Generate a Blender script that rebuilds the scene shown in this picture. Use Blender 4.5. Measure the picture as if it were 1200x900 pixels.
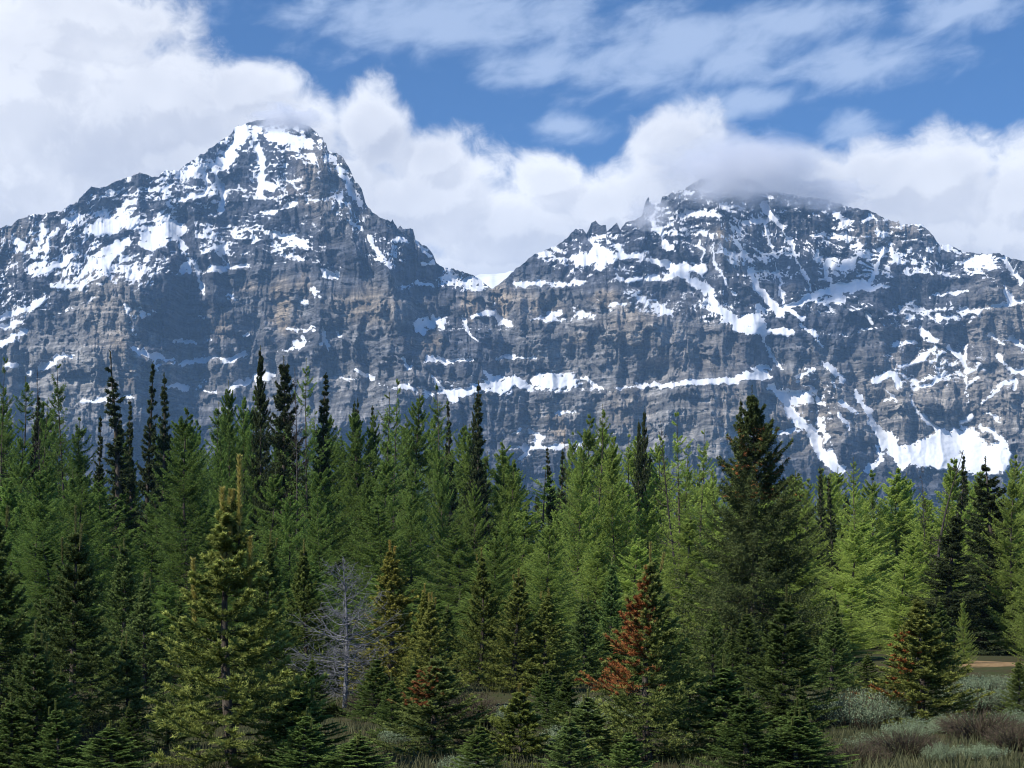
import bpy, math, random
import numpy as np
from math import radians as R

# ------------------------------------------------------------------ camera, sky, sun, exposure
F, HX, HY, EYE = 1600.0, 600.0, 720.0, 1.75      # focal length and horizon used when measuring the place
scene = bpy.context.scene
for o in list(bpy.data.objects):
    bpy.data.objects.remove(o)
COL = scene.collection
cam_d = bpy.data.cameras.new("camera")
cam_d.sensor_width = 36; cam_d.lens = 36 * F / 1200
cam_d.shift_y = (HY - 450) / 1200
cam_d.clip_start = 0.1; cam_d.clip_end = 60000
cam = bpy.data.objects.new("camera", cam_d)
cam.location = (0, 0, EYE); cam.rotation_euler = (R(90), 0, 0)
COL.objects.link(cam); scene.camera = cam

SUN_EL, SUN_AZ = 45.0, 236.0                     # azimuth clockwise from +Y: sun over the left shoulder
sd = (math.sin(R(SUN_AZ)) * math.cos(R(SUN_EL)), math.cos(R(SUN_AZ)) * math.cos(R(SUN_EL)), math.sin(R(SUN_EL)))
scene.view_settings.view_transform = 'Standard'
scene.view_settings.look = 'None'
scene.view_settings.gamma = 1
scene.view_settings.exposure = 0.46
scene.view_settings.use_curve_mapping = False
scene.cycles.use_denoising = True
scene.cycles.filter_width = 1.05
scene.cycles.max_bounces = 6
scene.cycles.diffuse_bounces = 3
scene.cycles.transmission_bounces = 3
scene.cycles.volume_bounces = 4
scene.cycles.sample_clamp_indirect = 4.0

sl = bpy.data.lights.new("sun", 'SUN'); sl.energy = 4.7; sl.angle = R(0.6); sl.color = (1.0, 0.95, 0.87)
so = bpy.data.objects.new("sun", sl); COL.objects.link(so)
from mathutils import Vector, Matrix
so.rotation_euler = Vector(sd).to_track_quat('Z', 'Y').to_euler()


class NT:
    """small helper to write node trees as expressions"""
    def __init__(self, tree): self.t = tree; self.n = tree.nodes; self.l = tree.links
    def new(self, kind, **kw):
        n = self.n.new(kind)
        for k, v in kw.items(): setattr(n, k, v)
        return n
    def put(self, sock, v):
        if isinstance(v, bpy.types.NodeSocket): self.l.new(v, sock)
        elif v is not None: sock.default_value = v
    def m(self, op, a, b=None, c=None, clamp=False):
        n = self.new('ShaderNodeMath', operation=op, use_clamp=clamp)
        self.put(n.inputs[0], a); self.put(n.inputs[1], b); self.put(n.inputs[2], c)
        return n.outputs[0]
    def v(self, op, a, b=None, out=0):
        n = self.new('ShaderNodeVectorMath', operation=op)
        self.put(n.inputs[0], a); self.put(n.inputs[1], b)
        return n.outputs[out]
    def ss(self, x, lo, hi, a=0.0, b=1.0):
        n = self.new('ShaderNodeMapRange', interpolation_type='SMOOTHSTEP')
        for i, q in enumerate((x, lo, hi, a, b)): self.put(n.inputs[i], q)
        return n.outputs[0]
    def mix(self, f, a, b, mode='MIX'):
        n = self.new('ShaderNodeMix', data_type='RGBA', blend_type=mode)
        self.put(n.inputs[0], f)
        for i, q in ((6, a), (7, b)):
            if isinstance(q, tuple) and len(q) == 3: q = q + (1,)
            self.put(n.inputs[i], q)
        return n.outputs[2]
    def noise(self, vec, scale, detail=6, rough=0.55, dist=0.0):
        n = self.new('ShaderNodeTexNoise')
        self.put(n.inputs['Vector'], vec); n.inputs['Scale'].default_value = scale
        n.inputs['Detail'].default_value = detail; n.inputs['Roughness'].default_value = rough
        n.inputs['Distortion'].default_value = dist
        return n.outputs['Fac']
    def xyz(self, x, y, z):
        n = self.new('ShaderNodeCombineXYZ')
        for i, q in enumerate((x, y, z)): self.put(n.inputs[i], q)
        return n.outputs[0]
    def sep(self, v):
        n = self.new('ShaderNodeSeparateXYZ'); self.put(n.inputs[0], v); return n.outputs


def sky_pt(px, py):
    az = math.atan((px - HX) / F)
    return az * F, (HY - py) * math.cos(az)


CUMULUS = [(40, 120, 190, 170), (-20, 215, 170, 110), (190, 120, 130, 95), (285, 112, 82, 48), (338, 150, 70, 50),
           (110, 25, 110, 75), (230, 190, 140, 70), (60, 290, 240, 60),
           (440, 150, 52, 66), (430, 250, 120, 90), (520, 235, 120, 75), (600, 265, 150, 72), (700, 255, 120, 62), (505, 190, 60, 45),
           (795, 180, 78, 62), (745, 232, 80, 60), (860, 215, 95, 55), (950, 218, 62, 56), (1030, 218, 88, 60), (1110, 215, 100, 66), (1205, 225, 110, 74),
           (600, 330, 700, 45), (1140, 285, 160, 55), (640, 215, 60, 40)]
HIGH = [(520, 20, 240, 60), (640, 75, 110, 34), (810, 60, 220, 70), (930, 25, 120, 40), (1000, 75, 130, 36), (870, 118, 100, 24), (1010, 150, 46, 24), (660, 150, 60, 20), (1130, 12, 90, 30)]


def cloud_group():
    g = bpy.data.node_groups.new("cloud_density", 'ShaderNodeTree')
    g.interface.new_socket("P", in_out='INPUT', socket_type='NodeSocketVector')
    g.interface.new_socket("Density", in_out='OUTPUT', socket_type='NodeSocketFloat')
    T = NT(g)
    gi = T.new('NodeGroupInput'); go = T.new('NodeGroupOutput')
    P = gi.outputs[0]
    fld = None
    for px, py, rx, ry in CUMULUS:
        cx, cy = sky_pt(px, py)
        q = T.v('MULTIPLY', T.v('SUBTRACT', P, (cx, cy, 0)), (1 / rx, 1 / ry, 0))
        d = T.v('LENGTH', q, out=1)
        fld = T.m('SUBTRACT', 1.0, d) if fld is None else T.m('SMOOTH_MAX', fld, T.m('SUBTRACT', 1.0, d), 0.12)
    wv = T.new('ShaderNodeTexNoise'); T.put(wv.inputs['Vector'], P)
    wv.inputs['Scale'].default_value = 1 / 120; wv.inputs['Detail'].default_value = 3
    warp = T.v('ADD', P, T.v('MULTIPLY', T.v('SUBTRACT', wv.outputs['Color'], (0.5, 0.5, 0.5)), (95, 80, 0)))
    n1 = T.noise(warp, 1 / 85, 10, 0.63)
    f = T.m('ADD', fld, T.m('MULTIPLY', T.m('SUBTRACT', n1, 0.5), 1.5))
    T.put(go.inputs[0], f)
    return g


def make_world():
    w = bpy.data.worlds.new("World"); scene.world = w; w.use_nodes = True
    T = NT(w.node_tree); T.n.clear()
    sky = T.new('ShaderNodeTexSky', sky_type='NISHITA', sun_disc=False)
    sky.sun_elevation = R(SUN_EL); sky.sun_rotation = R(SUN_AZ)
    sky.altitude = 1900; sky.air_density = 1.0; sky.dust_density = 0.25; sky.ozone_density = 2.2
    tc = T.new('ShaderNodeTexCoord').outputs['Generated']
    x, y, z = T.sep(tc)
    az = T.m('MULTIPLY', T.m('ARCTAN2', x, y), F)
    hyp = T.m('SQRT', T.m('ADD', T.m('MULTIPLY', x, x), T.m('MULTIPLY', y, y)))
    el = T.m('MULTIPLY', T.m('DIVIDE', z, T.m('MAXIMUM', hyp, 0.05)), F)
    P = T.xyz(az, el, 0)
    g = cloud_group()
    def dens(v):
        n = T.new('ShaderNodeGroup'); n.node_tree = g; T.put(n.inputs[0], v); return n.outputs[0]
    f0 = dens(P); f1 = dens(T.v('ADD', P, (-14, 20, 0)))
    op = T.ss(f0, -0.10, 0.42)
    lit = T.ss(T.m('SUBTRACT', f0, f1), -0.10, 0.16)
    edge = T.ss(f0, 0.75, 0.1)
    big = T.ss(T.noise(T.v('ADD', P, (300, 80, 0)), 1 / 260, 4, 0.5), 0.38, 0.62)
    br = T.m('ADD', T.m('MULTIPLY', lit, 0.30), T.m('ADD', T.m('MULTIPLY', edge, 0.40), T.m('MULTIPLY', big, 0.42)), clamp=True)
    ccol = T.mix(br, (0.47, 0.495, 0.575), (0.84, 0.85, 0.88))
    # thin high cloud
    hf = None
    for px, py, rx, ry in HIGH:
        cx, cy = sky_pt(px, py)
        d = T.v('LENGTH', T.v('MULTIPLY', T.v('SUBTRACT', P, (cx, cy, 0)), (1 / rx, 1 / ry, 0)), out=1)
        d = T.m('SUBTRACT', 1.0, d)
        hf = d if hf is None else T.m('SMOOTH_MAX', hf, d, 0.3)
    rot = T.xyz(T.m('ADD', az, T.m('MULTIPLY', el, -0.4)), T.m('MULTIPLY', T.m('ADD', el, T.m('MULTIPLY', az, -0.10)), 1.7), 3.0)
    hn = T.noise(rot, 1 / 60, 9, 0.57, 0.3)
    ho = T.m('MULTIPLY', T.ss(T.m('ADD', hf, T.m('MULTIPLY', T.m('SUBTRACT', hn, 0.5), 2.0)), -0.1, 0.9), 0.74)
    K = 0.078
    base = T.v('SCALE', sky.outputs[0]); base.node.inputs['Scale'].default_value = K
    base = T.v('MULTIPLY', base, (0.58, 0.95, 1.30))
    c1 = T.mix(ho, base, (0.43, 0.52, 0.70))
    c2 = T.mix(op, c1, ccol)
    bg = T.new('ShaderNodeBackground'); T.put(bg.inputs[0], c2); bg.inputs[1].default_value = 1.0
    out = T.new('ShaderNodeOutputWorld'); T.l.new(bg.outputs[0], out.inputs[0])
    w.cycles.sampling_method = 'MANUAL'; w.cycles.sample_map_resolution = 512


make_world()


# ------------------------------------------------------------------ helpers
def tri_mesh(name, V, T, attrs=None, quads=False, smooth=False):
    V = np.ascontiguousarray(V, np.float32).reshape(-1, 3); T = np.ascontiguousarray(T, np.int32)
    k = T.shape[1]
    me = bpy.data.meshes.new(name)
    me.vertices.add(len(V)); me.vertices.foreach_set('co', V.ravel())
    me.loops.add(T.size); me.loops.foreach_set('vertex_index', T.ravel())
    me.polygons.add(len(T))
    me.polygons.foreach_set('loop_start', np.arange(0, T.size, k, dtype=np.int32))
    if smooth: me.polygons.foreach_set('use_smooth', np.ones(len(T), bool))
    me.update(calc_edges=True)
    for an, av in (attrs or {}).items():
        a = me.attributes.new(an, 'FLOAT', 'POINT'); a.data.foreach_set('value', np.ascontiguousarray(av, np.float32).ravel())
    return me


def link(name, me, mat=None, parent=None):
    o = bpy.data.objects.new(name, me); COL.objects.link(o)
    if mat and not me.materials: me.materials.append(mat)
    if parent: o.parent = parent
    return o


_tabs = {}
def vnoise(x, y, seed=0):
    if seed not in _tabs: _tabs[seed] = np.random.default_rng(1000 + seed).random((256, 256))
    t = _tabs[seed]
    xi = np.floor(x).astype(np.int64); yi = np.floor(y).astype(np.int64)
    fx = x - xi; fy = y - yi
    fx = fx * fx * fx * (fx * (fx * 6 - 15) + 10); fy = fy * fy * fy * (fy * (fy * 6 - 15) + 10)
    a = t[xi & 255, yi & 255]; b = t[(xi + 1) & 255, yi & 255]; c = t[xi & 255, (yi + 1) & 255]; d = t[(xi + 1) & 255, (yi + 1) & 255]
    return (a * (1 - fx) + b * fx) * (1 - fy) + (c * (1 - fx) + d * fx) * fy
def fbm(x, y, o=5, seed=0, g=0.5):
    s = 0; a = 1; n = 0
    for i in range(o):
        s = s + a * vnoise(x * 2 ** i + 17.3 * i, y * 2 ** i + 9.1 * i, seed + i); n += a; a *= g
    return s / n
def sst(x, a, b):
    t = np.clip((x - a) / (b - a), 0, 1); return t * t * (3 - 2 * t)
def blur1(a, s, axis):
    r = int(3 * s); k = np.exp(-0.5 * (np.arange(-r, r + 1) / s) ** 2); k /= k.sum()
    pad = [(0, 0), (0, 0)]; pad[axis] = (r, r)
    p = np.pad(a, pad, mode='edge')
    if len(k) > 40:
        n = p.shape[axis]; L = n + len(k)
        f = np.fft.irfft(np.fft.rfft(p, L, axis=axis) * (np.fft.rfft(k, L)[None, :] if axis == 1 else np.fft.rfft(k, L)[:, None]), L, axis=axis)
        sl_ = [slice(None)] * 2; sl_[axis] = slice(2 * r, 2 * r + a.shape[axis])
        return f[tuple(sl_)]
    return np.apply_along_axis(lambda v: np.convolve(v, k, 'valid'), axis, p)


def ground_z(X, Y):
    X = np.asarray(X, float); Y = np.asarray(Y, float)
    r = np.hypot(X, Y)
    far = np.clip((Y - 130) / 2770, 0, 1)
    z = 110 * far ** 1.3
    z = z + (fbm(X / 9 + 40, Y / 9 + 40, 3, 70) - 0.5) * 0.35 * np.clip(r / 10, 0, 1) * np.clip((400 - r) / 300, 0.0, 1)
    return z
def gz(x, y): return float(ground_z(np.array([x]), np.array([y]))[0])


# ------------------------------------------------------------------ mountain
SKY = [(-260, 345), (-150, 312), (-60, 285), (0, 267), (13, 264), (20, 257), (40, 251), (49, 251), (60, 248), (73, 247), (83, 238), (91, 238), (93, 232), (107, 220),
       (120, 220), (133, 214), (163, 202), (178, 207), (187, 205), (194, 199), (200, 200), (213, 197), (220, 191), (240, 179), (253, 168), (264, 162), (271, 157),
       (274, 149), (282, 147), (293, 142), (320, 139), (342, 141), (364, 148), (372, 156), (374, 161), (378, 162), (379, 168), (382, 168), (384, 177), (400, 182),
       (404, 187), (417, 213), (424, 223), (428, 237), (436, 249), (442, 252), (453, 258), (458, 260), (460, 257), (463, 262), (466, 267), (469, 263), (472, 268), (476, 267),
       (481, 266), (484, 269), (487, 282), (500, 289), (507, 298), (511, 308), (518, 313), (527, 315), (544, 318), (553, 322), (567, 331), (578, 339), (591, 327),
       (600, 319), (609, 312), (627, 298), (644, 291), (659, 284), (669, 273), (676, 268), (683, 268), (687, 274), (689, 271), (693, 261), (698, 259), (701, 263),
       (710, 264), (711, 271), (716, 267), (723, 261), (727, 269), (733, 262), (744, 258), (753, 251), (756, 237), (760, 232), (763, 240), (769, 239), (774, 238),
       (776, 231), (784, 228), (789, 222), (791, 227), (800, 222), (813, 214), (829, 207), (850, 198), (875, 205), (900, 222), (940, 230), (970, 234), (987, 240),
       (1000, 243), (1010, 246), (1020, 247), (1033, 254), (1044, 259), (1053, 259), (1056, 265), (1073, 262), (1081, 263), (1089, 271), (1098, 284), (1102, 288),
       (1113, 287), (1124, 293), (1138, 297), (1156, 297), (1164, 296), (1178, 299), (1189, 304), (1200, 307), (1260, 322), (1350, 350), (1470, 385)]
# snow lying in gullies and on ledges: (points, width at start, width at end, raggedness)
S_LINE = [
 ([(53, 263), (49, 275), (45, 290), (40, 298)], 4, 9, 0), ([(18, 285), (28, 290)], 11, 11, 1), ([(75, 260), (95, 252)], 5, 5, 0), ([(67, 268), (58, 280), (51, 295)], 4, 5, 0),
 ([(106, 268), (120, 270), (133, 267)], 13, 12, 1), ([(142, 247), (140, 265)], 6, 7, 0), ([(150, 285), (133, 288), (115, 298)], 8, 10, 0), ([(84, 297), (70, 308), (52, 318)], 8, 9, 0),
 ([(147, 282), (128, 305), (105, 316), (92, 326)], 6, 4, 1), ([(107, 330), (90, 336), (62, 334)], 7, 6, 1), ([(53, 344), (44, 356), (33, 360), (7, 369), (-20, 380)], 5, 9, 0), ([(0, 384), (18, 380), (30, 378)], 7, 4, 0),
 ([(30, 388), (18, 394), (-2, 404)], 7, 9, 0), ([(84, 417), (73, 416), (58, 427), (47, 432)], 6, 8, 0), ([(8, 430), (22, 428)], 5, 5, 1), ([(33, 438), (36, 436)], 5, 4, 0), ([(97, 471), (120, 468), (155, 464)], 3, 4, 0),
 ([(156, 409), (165, 413), (190, 420)], 7, 8, 0), ([(180, 424), (185, 436)], 8, 4, 0), ([(147, 360), (155, 375), (157, 393)], 8, 2, 1), ([(164, 362), (171, 370), (180, 362)], 3, 3, 1),
 ([(284, 150), (274, 172), (262, 190)], 14, 16, 1), ([(303, 150), (296, 168)], 9, 6, 0), ([(318, 157), (345, 164), (366, 172)], 15, 12, 1), ([(300, 172), (308, 192), (307, 212), (318, 222)], 9, 11, 0),
 ([(309, 205), (303, 230)], 9, 7, 0), ([(247, 189), (256, 213), (262, 227), (260, 249)], 5, 9, 0), ([(238, 200), (242, 220)], 6, 6, 0), ([(224, 229), (246, 226)], 6, 6, 0), ([(200, 237), (220, 231)], 5, 5, 1),
 ([(307, 249), (322, 247)], 6, 6, 0), ([(365, 235), (390, 233)], 3, 3, 0), ([(336, 242), (345, 236)], 6, 6, 0), ([(322, 271), (335, 280), (357, 284)], 4, 8, 1), ([(330, 300), (357, 304)], 5, 5, 0),
 ([(243, 273), (255, 265)], 3, 3, 0), ([(238, 293), (253, 288), (267, 311)], 4, 4, 0), ([(218, 308), (216, 316)], 4, 12, 0), ([(247, 316), (275, 313), (310, 310)], 6, 2, 0), ([(205, 275), (212, 290), (232, 313), (237, 338)], 5, 3, 1),
 ([(365, 182), (366, 190)], 6, 6, 0), ([(387, 182), (396, 197), (402, 205), (412, 222), (424, 240)], 5, 8, 1), ([(410, 262), (424, 266)], 4, 6, 0), ([(434, 277), (438, 290), (448, 302), (455, 310)], 5, 7, 0),
 ([(459, 284), (467, 280), (478, 284)], 5, 5, 0), ([(488, 283), (500, 292), (503, 300)], 5, 5, 0), ([(498, 309), (508, 307)], 5, 5, 0), ([(469, 337), (489, 331), (505, 333)], 4, 4, 1),
 ([(542, 372), (546, 385), (558, 398)], 4, 3, 0), ([(553, 370), (578, 367), (587, 376), (600, 382)], 5, 9, 0), ([(578, 354), (583, 368)], 3, 4, 0), ([(473, 420), (481, 430)], 7, 6, 0), ([(417, 433), (436, 443)], 5, 4, 0),
 ([(400, 444), (418, 444)], 2, 3, 0), ([(469, 453), (487, 457)], 4, 4, 0), ([(508, 442), (518, 458), (534, 467)], 4, 9, 0), ([(534, 460), (553, 456), (570, 452)], 9, 9, 0), ([(500, 421), (530, 424), (553, 422)], 7, 5, 0),
 ([(582, 421), (600, 418), (625, 419)], 5, 4, 0), ([(600, 446), (620, 455)], 11, 9, 0), ([(684, 442), (696, 450), (704, 456)], 5, 4, 0), ([(724, 455), (753, 452), (776, 452), (800, 449), (829, 448), (860, 444), (873, 440), (898, 440)], 3, 10, 0),
 ([(655, 484), (674, 481)], 4, 4, 0), ([(603, 508), (608, 502)], 3, 3, 0), ([(620, 504), (632, 511), (628, 522)], 6, 7, 0), ([(600, 524), (638, 525), (672, 521), (690, 519)], 7, 5, 0), ([(604, 538), (618, 534)], 5, 5, 1),
 ([(629, 374), (662, 376)], 5, 4, 0), ([(643, 370), (656, 367)], 7, 7, 0), ([(670, 372), (676, 365), (696, 373)], 5, 5, 1), ([(604, 335), (629, 331), (651, 334), (676, 331)], 5, 5, 0), ([(631, 296), (662, 294)], 3, 3, 0),
 ([(729, 300), (747, 300), (773, 309)], 9, 5, 0), ([(733, 329), (760, 327), (791, 324)], 4, 5, 0), ([(719, 321), (728, 327)], 5, 5, 0), ([(745, 345), (760, 355), (784, 367)], 6, 9, 1), ([(713, 358), (733, 356)], 6, 6, 0),
 ([(765, 258), (778, 275), (785, 290)], 7, 8, 1), ([(780, 308), (800, 322), (822, 335), (833, 344), (842, 362), (862, 378), (885, 377)], 8, 12, 0), ([(798, 313), (824, 316)], 12, 13, 0), ([(878, 318), (889, 340), (907, 358), (912, 368)], 8, 11, 0),
 ([(878, 319), (911, 320)], 5, 4, 0), ([(836, 275), (837, 304), (853, 335), (860, 347)], 2.5, 4, 0), ([(821, 280), (824, 295), (822, 313), (828, 335)], 4, 4, 0), ([(896, 240), (905, 252), (915, 266)], 10, 5, 0),
 ([(915, 264), (927, 284), (933, 304), (944, 324), (949, 340)], 4, 3, 0), ([(896, 258), (904, 291), (911, 313), (915, 335), (917, 355)], 3.5, 4, 0), ([(873, 260), (893, 257)], 7, 8, 0), ([(842, 239), (869, 242)], 5, 5, 0),
 ([(802, 248), (822, 250), (845, 254)], 9, 6, 1), ([(860, 278), (876, 304), (880, 314)], 5, 3, 1), ([(920, 297), (933, 300)], 5, 4, 0), ([(956, 291), (967, 313), (975, 333)], 4, 4, 0), ([(969, 309), (987, 316), (1000, 304)], 7, 7, 0),
 ([(956, 275), (989, 275)], 4, 4, 1), ([(978, 252), (993, 258)], 5, 5, 0), ([(970, 302), (978, 306)], 6, 6, 1), ([(913, 366), (930, 357), (955, 346), (985, 336), (1013, 333)], 6, 14, 0), ([(968, 356), (985, 345)], 7, 12, 0),
 ([(1016, 338), (1040, 335)], 7, 5, 0), ([(1038, 290), (1028, 310), (1020, 330)], 4, 5, 0), ([(1042, 288), (1052, 302), (1067, 320)], 6, 7, 1), ([(1069, 321), (1093, 320)], 3, 3, 0), ([(1096, 346), (1124, 343)], 5, 5, 0),
 ([(1107, 288), (1116, 291)], 6, 6, 0), ([(1178, 303), (1187, 318), (1196, 332)], 9, 8, 0), ([(1175, 335), (1187, 353)], 5, 6, 0), ([(1164, 358), (1200, 355), (1230, 352)], 4, 5, 0), ([(1096, 371), (1124, 369)], 3, 4, 1), ([(1120, 363), (1147, 366)], 4, 6, 1),
 ([(1056, 266), (1080, 264)], 5, 4, 0), ([(1012, 259), (1022, 255)], 6, 6, 0), ([(998, 290), (1006, 287)], 6, 6, 0), ([(1013, 367), (1022, 378)], 4, 6, 0), ([(889, 360), (891, 378), (898, 400), (904, 420), (918, 433)], 7, 4, 0),
 ([(862, 386), (880, 390), (891, 386)], 8, 8, 0), ([(909, 388), (928, 390)], 9, 7, 0), ([(898, 389), (902, 387)], 6, 5, 0), ([(940, 380), (956, 393), (964, 409)], 3, 3, 0), ([(910, 362), (930, 366), (942, 375)], 5, 4, 0),
 ([(964, 423), (977, 432), (989, 446)], 4, 7, 0), ([(888, 434), (897, 430)], 8, 8, 1), ([(904, 452), (918, 468), (927, 484), (942, 498), (956, 513), (964, 533), (986, 549)], 10, 14, 0), ([(953, 460), (964, 474)], 6, 5, 0),
 ([(960, 493), (969, 515)], 6, 8, 1), ([(982, 484), (996, 502)], 5, 4, 0), ([(984, 471), (1002, 484)], 5, 5, 0), ([(905, 509), (938, 504)], 3, 5, 0), ([(933, 446), (951, 433)], 4, 3, 1), ([(975, 528), (982, 546)], 6, 6, 0),
 ([(1000, 458), (1016, 482), (1027, 504), (1044, 529), (1058, 544)], 6, 13, 0), ([(1064, 462), (1078, 484), (1098, 502)], 3, 7, 0), ([(1127, 497), (1140, 485)], 8, 6, 0), ([(1151, 500), (1162, 506)], 6, 6, 0), ([(1166, 504), (1177, 522)], 6, 8, 0),
 ([(1018, 550), (1033, 538), (1029, 522)], 8, 5, 0), ([(1154, 484), (1172, 491)], 5, 6, 0), ([(1053, 430), (1073, 425), (1096, 408)], 4, 7, 0), ([(1089, 424), (1104, 412)], 4, 4, 0), ([(1111, 407), (1127, 420), (1133, 438)], 5, 8, 0),
 ([(1134, 405), (1131, 424)], 4, 4, 0), ([(1134, 438), (1147, 425)], 7, 5, 0), ([(1132, 438), (1133, 471)], 3, 2, 0), ([(1134, 453), (1144, 442)], 3, 4, 0), ([(1069, 455), (1089, 451), (1109, 437)], 6, 6, 0), ([(1056, 436), (1071, 448)], 5, 5, 1),
 ([(1024, 445), (1047, 438), (1053, 454)], 9, 4, 0), ([(1049, 403), (1076, 402)], 5, 5, 0), ([(1080, 384), (1086, 390), (1096, 399)], 8, 9, 0), ([(1151, 471), (1173, 451), (1191, 444), (1191, 458)], 4, 5, 0), ([(1169, 416), (1187, 436)], 6, 6, 0),
 ([(1162, 393), (1173, 402), (1184, 394), (1198, 407), (1225, 415)], 5, 6, 0), ([(1036, 456), (1049, 471)], 3, 3, 0), ([(1036, 471), (1044, 467)], 4, 3, 0), ([(1187, 437), (1205, 432)], 5, 5, 0),
 ([(210, 427), (227, 423), (248, 419)], 6, 7, 0), ([(253, 418), (264, 423), (289, 414)], 4, 7, 0), ([(200, 401), (231, 402)], 4, 3, 0), ([(190, 424), (203, 423)], 4, 5, 0), ([(238, 401), (246, 399)], 3, 3, 0), ([(356, 386), (369, 384)], 4, 4, 0), ([(267, 457), (289, 447)], 6, 8, 0), ([(300, 444), (318, 440)], 10, 10, 0),
 ([(196, 453), (220, 454)], 6, 6, 0), ([(240, 460), (253, 459)], 3, 3, 0), ([(271, 346), (271, 351)], 4, 3, 1), ([(232, 372), (238, 372)], 3, 3, 0), ([(231, 313), (237, 338), (239, 345)], 4, 2, 0), ([(354, 352), (359, 358)], 4, 4, 0), ([(368, 341), (374, 348)], 4, 5, 1),
 ([(340, 388), (347, 387)], 4, 3, 0), ([(394, 389), (400, 393)], 4, 4, 0), ([(240, 448), (232, 451)], 3, 3, 1), ([(285, 395), (292, 393)], 3, 3, 0), ([(1230, 440), (1260, 455)], 8, 9, 0), ([(1215, 500), (1260, 520)], 9, 14, 0), ([(-40, 300), (-90, 340)], 9, 12, 1), ([(-30, 430), (-80, 450)], 7, 8, 0)]
S_POLY = [
 [(200, 256), (185, 262), (165, 272), (160, 290), (180, 291), (193, 284), (205, 283), (215, 273), (222, 268)], [(377, 312), (375, 324), (396, 327), (398, 321), (385, 315)],
 [(520, 314), (530, 316), (535, 323), (543, 334), (524, 335), (517, 327)], [(551, 321), (567, 331), (572, 338), (545, 336), (541, 330)], [(486, 380), (489, 391), (496, 392), (507, 386), (523, 387), (524, 371), (511, 374), (504, 369), (487, 374)],
 [(490, 453), (495, 455), (505, 458), (507, 464), (497, 466)], [(565, 434), (580, 438), (600, 444), (602, 462), (583, 462), (570, 450)], [(633, 436), (658, 438), (673, 436), (682, 449), (667, 456), (653, 459), (627, 455), (622, 444)],
 [(667, 298), (693, 293), (690, 277), (704, 289), (727, 300), (713, 312), (694, 321), (697, 307), (678, 318)], [(1060, 373), (1067, 367), (1079, 376)], [(1142, 298), (1164, 296), (1160, 307), (1169, 312), (1138, 317), (1126, 317), (1132, 304)],
 [(907, 455), (924, 455), (947, 457), (956, 471), (931, 477), (920, 480)], [(1027, 504), (1044, 507), (1056, 522), (1089, 513), (1098, 502), (1116, 502), (1142, 500), (1156, 520), (1173, 520), (1188, 529), (1182, 552), (1164, 558), (1124, 555), (1067, 545), (1051, 535)],
 [(324, 413), (342, 404), (356, 391), (363, 402), (342, 409)], [(373, 402), (378, 380), (386, 403), (384, 411), (378, 405)], [(866, 372), (884, 368), (889, 378), (868, 380)]]
# areas of light mottled snow (cx, cy, rx, ry, amount)
S_BIAS = [(60, 290, 90, 45, .62), (135, 250, 70, 40, .7), (110, 310, 75, 30, .65), (20, 350, 50, 35, .4), (230, 215, 55, 38, .65), (310, 172, 70, 34, .72), (300, 215, 50, 30, .55), (270, 270, 90, 45, .25), (345, 285, 30, 16, .5),
          (410, 225, 18, 40, .5), (445, 300, 30, 25, .25), (545, 328, 30, 12, .7), (690, 300, 50, 25, .45), (760, 310, 40, 16, .5), (740, 355, 60, 18, .3), (810, 250, 60, 40, .55), (880, 275, 90, 50, .5), (980, 290, 70, 40, .55),
          (1050, 300, 50, 35, .65), (1150, 310, 50, 22, .5), (850, 360, 60, 25, .4), (980, 350, 60, 20, .4), (1100, 370, 120, 25, .25), (960, 470, 45, 70, .3), (1090, 430, 110, 50, .28), (1180, 450, 40, 60, .2), (640, 445, 50, 18, .3), (540, 450, 70, 25, .25), (640, 520, 50, 18, .3)]
WARM = [(331, 364, 13, 22, 1), (329, 342, 13, 18, .7), (356, 333, 9, 15, .6), (258, 382, 14, 16, .6), (293, 336, 14, 7, .5), (125, 370, 32, 45, .35), (153, 435, 6, 22, .9), (140, 402, 9, 12, .6), (428, 358, 32, 20, .75), (547, 356, 11, 16, .7),
        (504, 402, 18, 10, .6), (590, 353, 11, 18, .9), (707, 349, 16, 9, .7), (633, 358, 22, 14, .6), (612, 350, 12, 14, .5), (675, 396, 14, 7, .7), (742, 382, 30, 22, .45), (655, 502, 10, 20, .8), (733, 484, 26, 26, .45), (851, 284, 7, 15, .8),
        (933, 449, 12, 10, .9), (1110, 460, 110, 60, .32), (950, 485, 40, 40, .35), (1170, 400, 50, 60, .25), (15, 280, 25, 20, .3), (367, 215, 22, 40, .35), (810, 410, 60, 40, .2), (880, 480, 50, 30, .25), (1040, 272, 40, 10, .35), (340, 230, 14, 14, .3)]
PALE = [(70, 440, 130, 62, .9), (120, 375, 48, 60, .9), (255, 445, 130, 44, .55), (320, 355, 70, 40, .4), (440, 370, 60, 42, .6), (400, 460, 140, 50, .6), (395, 215, 34, 55, .5), (700, 405, 110, 55, .75), (760, 495, 170, 48, .85), (620, 350, 50, 22, .7), (620, 490, 60, 40, .5),  # paler limestone beds, with lit against shaded walls painted in too
        (1110, 475, 130, 62, .95), (1180, 400, 50, 80, .6), (950, 470, 50, 60, .7), (20, 285, 50, 30, .35), (850, 290, 30, 30, .4), (1040, 275, 50, 20, .4), (800, 420, 60, 60, .6), (1350, 480, 200, 120, .8), (-160, 430, 160, 90, .7)]
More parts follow.
